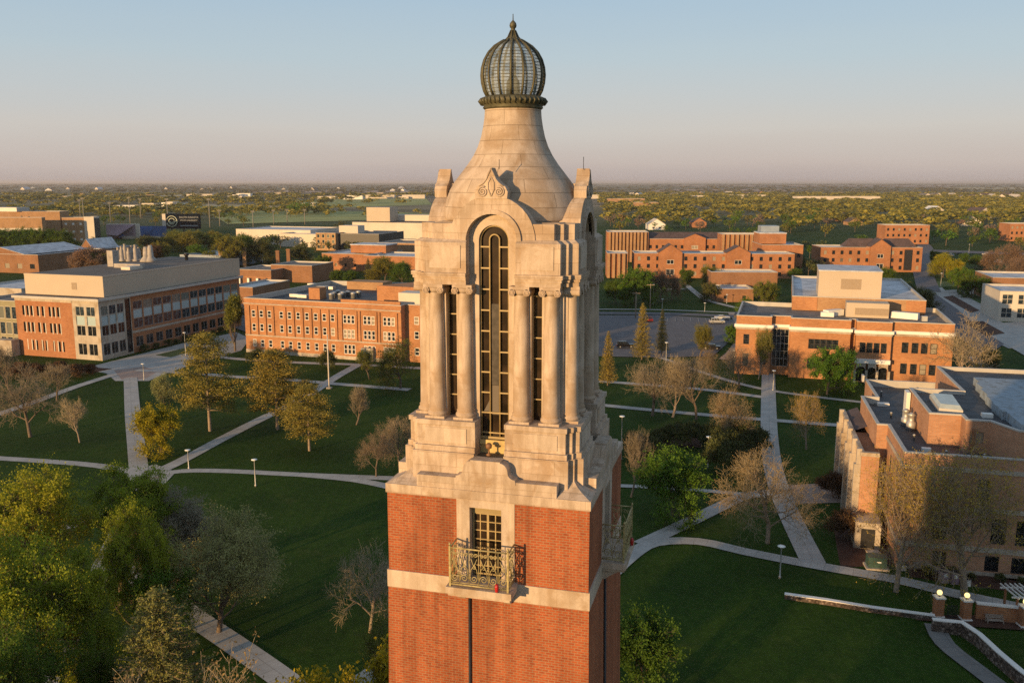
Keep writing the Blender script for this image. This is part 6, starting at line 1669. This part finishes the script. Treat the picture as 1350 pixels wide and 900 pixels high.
def car(px, py, ang, col, label, suv=True, group=None):
    p = G(px, py); body, glass, wheel, rim, lampm, L, W = CARS[suv]
    root = empty('parked_car', (p.x, p.y, .25), label, 'car', group, rz=ang)
    link('body', body, root, col); link('windows', glass, root, CG)
    for x in (-1.5, 1.5):
        for y in (-.86, .86):
            o = link('wheel', wheel, root, TYRE); o.location = (x, y, .33); link('rim', rim, o, STEEL)
    for x, mt, nm in ((2.4, HL, 'headlight'), (-2.4, RL, 'tail_light')):
        for y in (-.68, .68):
            o = link(nm, lampm, root, mt); o.location = (x, y, .68)
BLK, SIL, WHT, GRY, RDC = paint('black paint', (.012, .012, .014)), paint('silver paint', (.42, .43, .44)), paint('white car paint', (.65, .65, .65)), paint('grey paint', (.12, .13, .14)), paint('dark red paint', (.16, .02, .02))
car(824, 459, R(3), BLK, 'black van parked at the near edge of the lot by the tower')
car(945, 427, R(0), SIL, 'silver topped dark suv parked by the far lane of the lot')
car(952, 422, R(2), WHT, 'white car parked behind the silver topped one', False)
car(931, 459, R(-8), GRY, 'grey car with lights at the near right of the lot', False)
car(938, 461, R(-14), BLK, 'black car nosing beside the grey one', False)
car(856, 424, R(88), RDC, 'dark red car half hidden by the spruces', False)
for i, (px, py, c) in enumerate(((1268, 345, GRY), (1280, 346, RDC), (1292, 346, BLK), (1302, 347, SIL), (1315, 347, WHT), (1325, 349, GRY), (1253, 338, SIL), (1265, 336, BLK), (1300, 337, WHT))):
    car(px, py, R(80 + i * 3), c, 'small car parked along the street beyond the mall', i % 2 == 0, 'cars parked beyond the mall')

# ------------------------------------------------------------------ lamps, pole, walls, benches
WLED = m_plain('lamp lens', (.75, .76, .74), .3)
def lamp(px, yb, yt, label, dbl=False, group='path lamps'):
    p = G(px, yb); h = max(3.2, ZT(p.y, yt))
    root = empty('street_lamp', p, label, 'street lamp', group)
    m = MB(); m.lathe([(.16, 0), (.16, .25), (.085, .35), (.065, h - .3), (.11, h - .22)], p.x, p.y, 8); m.build('pole', STEEL, root)
    m = MB(); m.lathe([(.10, h - .22), (.42, h - .12), (.46, h - .03), (.2, h + .03)], p.x, p.y, 12); m.build('lamp_head', WLED, root)
for px, yb, yt, lb in ((337, 641, 605, 'path lamp on the near edge of the left cross walk'), (249, 618, 601, 'small lamp right of the walk junction'), (1028, 762, 719, 'lamp on the big right lawn'), (933, 616, 575, 'lamp beside the dark yews'),
                       (1019, 515, 488, 'lamp left of the green tree by the union hall'), (245, 469, 438, 'tall lamp on the plaza island'), (190, 501, 479, 'thin lamp at the plaza edge'), (819, 606, 548, 'lamp whose head shows at the tower edge'),
                       (873, 407, 394, 'lamp in front of the dorm lawn'), (929, 411, 399, 'lamp on the winding walk'), (958, 400, 388, 'lamp by the low brick commons'), (878, 478, 451, 'lamp between the spruces and bare trees'), (968, 478, 463, 'lamp with a bright head at the union corner'), (861, 402, 374, 'tall lamp behind the far sidewalk'),
                       (1305, 403, 390, 'lamp on the mall near the white roof'), (1283, 392, 381, 'lamp in the middle of the mall'), (1271, 384, 374, 'lamp left of the mall middle'), (1277, 336, 322, 'tall lamp on the far street'), (1306, 418, 404, 'lamp by the glass cornered building'), (1240, 378, 360, 'lamp by the service road')):
    lamp(px, yb, yt, lb)
p = G(434, 512); root = empty('flagpole', p, 'tall pale flagpole without a flag before the old brick hall', 'flagpole'); h = ZT(p.y, 443)
m = MB(); m.lathe([(.17, 0), (.16, .4), (.15, h * .5), (.12, h)], p.x, p.y, 10); m.build('pole', PALE, root)
m = MB(); m.lathe([(.05, h), (.2, h + .12), (.2, h + .25), (.04, h + .4)], p.x, p.y, 10); m.build('ball', PALE, root)
m = MB(); m.lathe([(.7, 0), (.7, .3), (.3, .4)], p.x, p.y, 12); m.build('base', CAST, root)
for px, yb, yt, lb in ((838, 420, 385, 'wooden utility pole left of the pair before the dormitories'), (857, 408, 374, 'wooden utility pole with a cross arm')):
    p = G(px, yb); h = ZT(p.y, yt); root = empty('utility_pole', p, lb, 'utility pole')
    m = MB(); m.tube([(p.x, p.y, 0), (p.x, p.y, h)], [.2, .12], 6); m.build('pole', BARKL, root); m = MB(); m.box(p.x - 1.4, p.x + 1.4, p.y - .1, p.y + .1, h - .5, h - .3); m.build('cross_arm', BARKL, root)

ROCK = NT('field stone'); _f = ROCK.n.new('ShaderNodeTexVoronoi'); _f.inputs['Scale'].default_value = 3.2; ROCK.l.new(ROCK.coord(), _f.inputs['Vector'])
_s = ROCK.n.new('ShaderNodeSeparateColor'); ROCK.l.new(_f.outputs['Color'], _s.inputs[0])
_c = ROCK.mix(1.0, ROCK.ramp(_s.outputs[0], [(0, (.10, .07, .055)), (.5, (.20, .15, .125)), (1, (.30, .25, .22))]), ROCK.ramp(_f.outputs['Distance'], [(.2, (1, 1, 1)), (.55, (.35, .33, .3))]), 'MULTIPLY')
ROCK.bump(_f.outputs['Distance'], .8, .08); ROCK = ROCK.out(_c, .9)
def low_wall(name, label, pts, h, w, body, capm, ch=.12, cw=.15):
    P = [G(x, y) for x, y in pts]; Q = []
    for k in range(len(P) - 1):
        for t in np.linspace(0, 1, 5)[:-1]: Q.append(P[k].lerp(P[k + 1], t))
    Q.append(P[-1])
    root = empty(name, P[0], label, 'wall')
    def sweep(z0, z1, ww):
        m = MB(); L = []
        for k in range(len(Q)):
            d = (Q[min(k + 1, len(Q) - 1)] - Q[max(k - 1, 0)]).normalized(); n = Vector((-d.y, d.x, 0)) * ww / 2; L.append((Q[k] + n, Q[k] - n))
        for k in range(len(L) - 1):
            (a, b_), (c, d) = L[k], L[k + 1]
            for q in (((a, z1), (b_, z1), (d, z1), (c, z1)), ((b_, z0), (d, z0), (d, z1), (b_, z1)), ((c, z0), (a, z0), (a, z1), (c, z1))): m.quad(*[(v.x, v.y, z) for v, z in q])
        for (a, b_) in (L[0], L[-1]): m.quad((a.x, a.y, z0), (b_.x, b_.y, z0), (b_.x, b_.y, z1), (a.x, a.y, z1))
        return m
    sweep(0, h, w).build('wall_body', body, root); sweep(h, h + ch, w + cw).build('capstone', capm, root)
low_wall('rock_wall', 'long low field stone wall with white cap across the right lawn', [(1034, 788), (1090, 796), (1150, 806), (1232, 817)], .5, .5, ROCK, WHITE, .08, .06)
low_wall('rock_wall', 'curving field stone wall with white cap at the lower right corner', [(1228, 832), (1267, 836), (1290, 852), (1315, 876), (1345, 902), (1370, 920)], 1.3, .5, ROCK, WHITE, .1, .08)
GLOBE = m_emit('lamp globe', (1.0, .72, .28), 1.3); GLOBE.cycles.emission_sampling = 'NONE'
def pier(px, yb, label):
    p = G(px, yb); root = empty('brick_pier', p, label, 'pier', 'gate piers with globe lamps')
    m = MB(); m.box(p.x - .42, p.x + .42, p.y - .42, p.y + .42, .3, 2.2); m.build('shaft', BR2, root)
    m = MB(); m.box(p.x - .52, p.x + .52, p.y - .52, p.y + .52, 0, .3); m.build('base', WHITE, root); m = MB(); m.box(p.x - .5, p.x + .5, p.y - .5, p.y + .5, 2.2, 2.35); m.build('cap', WHITE, root)
    m = MB(); m.lathe([(.12, 2.35), (.08, 2.45), (.15, 2.52)], p.x, p.y, 10); m.build('lamp_collar', DKMET, root)
    m = MB(); m.lathe([(.02, 2.5)] + [(.27 * math.sin(R(a)), 2.77 - .27 * math.cos(R(a))) for a in range(20, 180, 16)] + [(.01, 3.04)], p.x, p.y, 16); m.build('lamp_globe', GLOBE, root)
pier(1236, 813, 'brick pier with a glowing globe at the end of the long white capped wall'); pier(1272, 817, 'brick pier with a glowing globe at the end of the brick garden wall'); pier(1349, 826, 'brick pier with a glowing globe under the pergola at the right edge')
a, c = G(1279, 815), G(1352, 823); d_ = Vector((c.x - a.x, c.y - a.y)).normalized()
root = empty('garden_wall', a, 'brick garden wall with a white cap between two globe piers', 'wall')
m = MB(); m.obox(((a.x + c.x) / 2, (a.y + c.y) / 2), d_, (c - a).length - .9, .4, 0, 1.75); m.build('wall_body', BR2, root)
m = MB(); m.obox(((a.x + c.x) / 2, (a.y + c.y) / 2), d_, (c - a).length - .9, .55, 1.75, 1.9); m.build('capstone', WHITE, root)
p = G(1352, 812); root = empty('pergola', p, 'white slatted pergola at the right edge above the brick pier', 'pergola')
for k in range(5):
    m = MB(); m.box(p.x - 2 + k * .5, p.x - 1.9 + k * .5, p.y - 1.8, p.y + 1.8, 2.75, 2.9); m.build('slat', WHITE, root)
m = MB(); m.box(p.x - 2.3, p.x + 1, p.y - 1.2, p.y - 1.05, 2.6, 2.745); m.build('beam', WHITE, root)
m = MB(); m.box(p.x - 2.3, p.x + 1, p.y + 1.05, p.y + 1.2, 2.6, 2.745); m.build('beam', WHITE, root)
for sy in (-1.12, 1.12):
    m = MB(); m.box(p.x - 1.8, p.x - 1.6, p.y + sy - .08, p.y + sy + .08, 0, 2.6); m.build('post', BR2, root)
TEAK = m_plain('weathered bench wood', (.33, .27, .22), .8, 0, .2, 3)
def bench(px, py, label, ang=-.1):
    p = G(px, py); root = empty('bench', (p.x, p.y, 0), label, 'bench', rz=ang)
    m = MB()
    for k in range(4): m.box(-.8, .8, -.25 + k * .13, -.15 + k * .13, .43, .47)
    m.build('seat', TEAK, root, local=True); m = MB()
    for k in range(3): m.box(-.8, .8, .27, .31, .55 + k * .14, .64 + k * .14)
    m.box(-.84, -.78, .26, .33, 0, .98); m.box(.78, .84, .26, .33, 0, .98); m.build('backrest', TEAK, root, local=True)
    for x in (-.78, .78):
        for y in (-.22, .2): m = MB(); m.box(x - .035, x + .035, y - .035, y + .035, 0, .43); m.build('leg', TEAK, root, local=True)
        m = MB(); m.box(x - .04, x + .04, -.27, .26, .64, .69); m.build('armrest', TEAK, root, local=True)
bench(1311, 822, 'pale wooden bench in front of the brick garden wall'); bench(1214, 752, 'wooden bench by the stone building path', -.15)
p = G(1155, 748); root = empty('utility_box', p, 'green utility transformer box on a concrete pad', 'utility box', rz=0)
m = MB(); m.obox((p.x, p.y), (.98, -.15), 2.6, 2.0, 0, .25); m.build('pad', CAST, root); m = MB(); m.obox((p.x, p.y + .1), (.98, -.15), 2.1, 1.5, .25, 1.5); m.build('cabinet', m_plain('green enamel', (.04, .085, .07), .5), root)
m = MB(); m.obox((p.x, p.y - .72), (.98, -.15), .5, .04, .9, 1.05); m.build('warning_label', WHITE, root)
def bin_(px, py, col, label, w=.7, h=1.1, nm='trash_bin', cat='bin'):
    p = G(px, py); root = empty(nm, p, label, cat)
    m = MB(); m.box(p.x - w / 2, p.x + w / 2, p.y - w / 2, p.y + w / 2, 0, h); m.build('bin_body', col, root)
    m = MB(); m.box(p.x - w / 2 - .04, p.x + w / 2 + .04, p.y - w / 2 - .04, p.y + w / 2 + .04, h, h + .14); m.build('lid', DKMET, root)
    m = MB(); m.box(p.x - w / 4, p.x + w / 4, p.y - w / 2 - .012, p.y - w / 2 - .002, h * .55, h * .85); m.build('bin_label', WHITE, root)
bin_(1244, 766, m_plain('pinkish bin', (.36, .27, .28), .6), 'pale patterned bin beside the stout trunk', .9, 1.3); bin_(1257, 768, m_plain('mauve bin', (.24, .16, .2), .6), 'mauve bin right of the patterned one', .8, 1.3); bin_(1276, 772, WHITE, 'slim white bin right of the stout trunk', .4, .8)
bin_(1188, 750, m_plain('grey cabinet', (.4, .4, .42), .6), 'low white cabinet beside the wooden bench', .9, .7, 'cabinet', 'cabinet')
p = G(1151, 735); root = empty('planter_box', p, 'small pale concrete box behind the green utility box', 'planter'); m = MB(); m.box(p.x - .7, p.x + .7, p.y - .5, p.y + .5, 0, .7); m.build('box_body', CAST, root); m = MB(); m.box(p.x - .76, p.x + .76, p.y - .56, p.y + .56, .7, .8); m.build('lid', CAST, root)
a, c = G(1248, 816), G(1262, 817)
root = empty('iron_gate', a, 'dark iron gate between the two globe piers', 'gate')
for x in np.linspace(a.x, c.x, 8):
    m = MB(); m.box(x - .025, x + .025, a.y - .02, a.y + .02, .1, 1.5); m.build('bar', DKMET, root)
m = MB(); m.box(a.x, c.x, a.y - .03, a.y + .03, 1.5, 1.56); m.box(a.x, c.x, a.y - .03, a.y + .03, .25, .3); m.build('rail', DKMET, root)

# ------------------------------------------------------------------ air
hz = MB(); hz.box(-20000, 20000, -6000, 30000, -1, 64)
t = NT('haze'); t.n.remove(t.b)
pv = t.n.new('ShaderNodeVolumePrincipled'); pv.inputs['Color'].default_value = (.92, .86, .84, 1); pv.inputs['Density'].default_value = 0.00005; pv.inputs['Anisotropy'].default_value = .2
t.l.new(pv.outputs[0], t.n['Material Output'].inputs['Volume'])
tag(hz.build('haze', t.m), 'thin warm evening haze over the plain', kind='stuff')
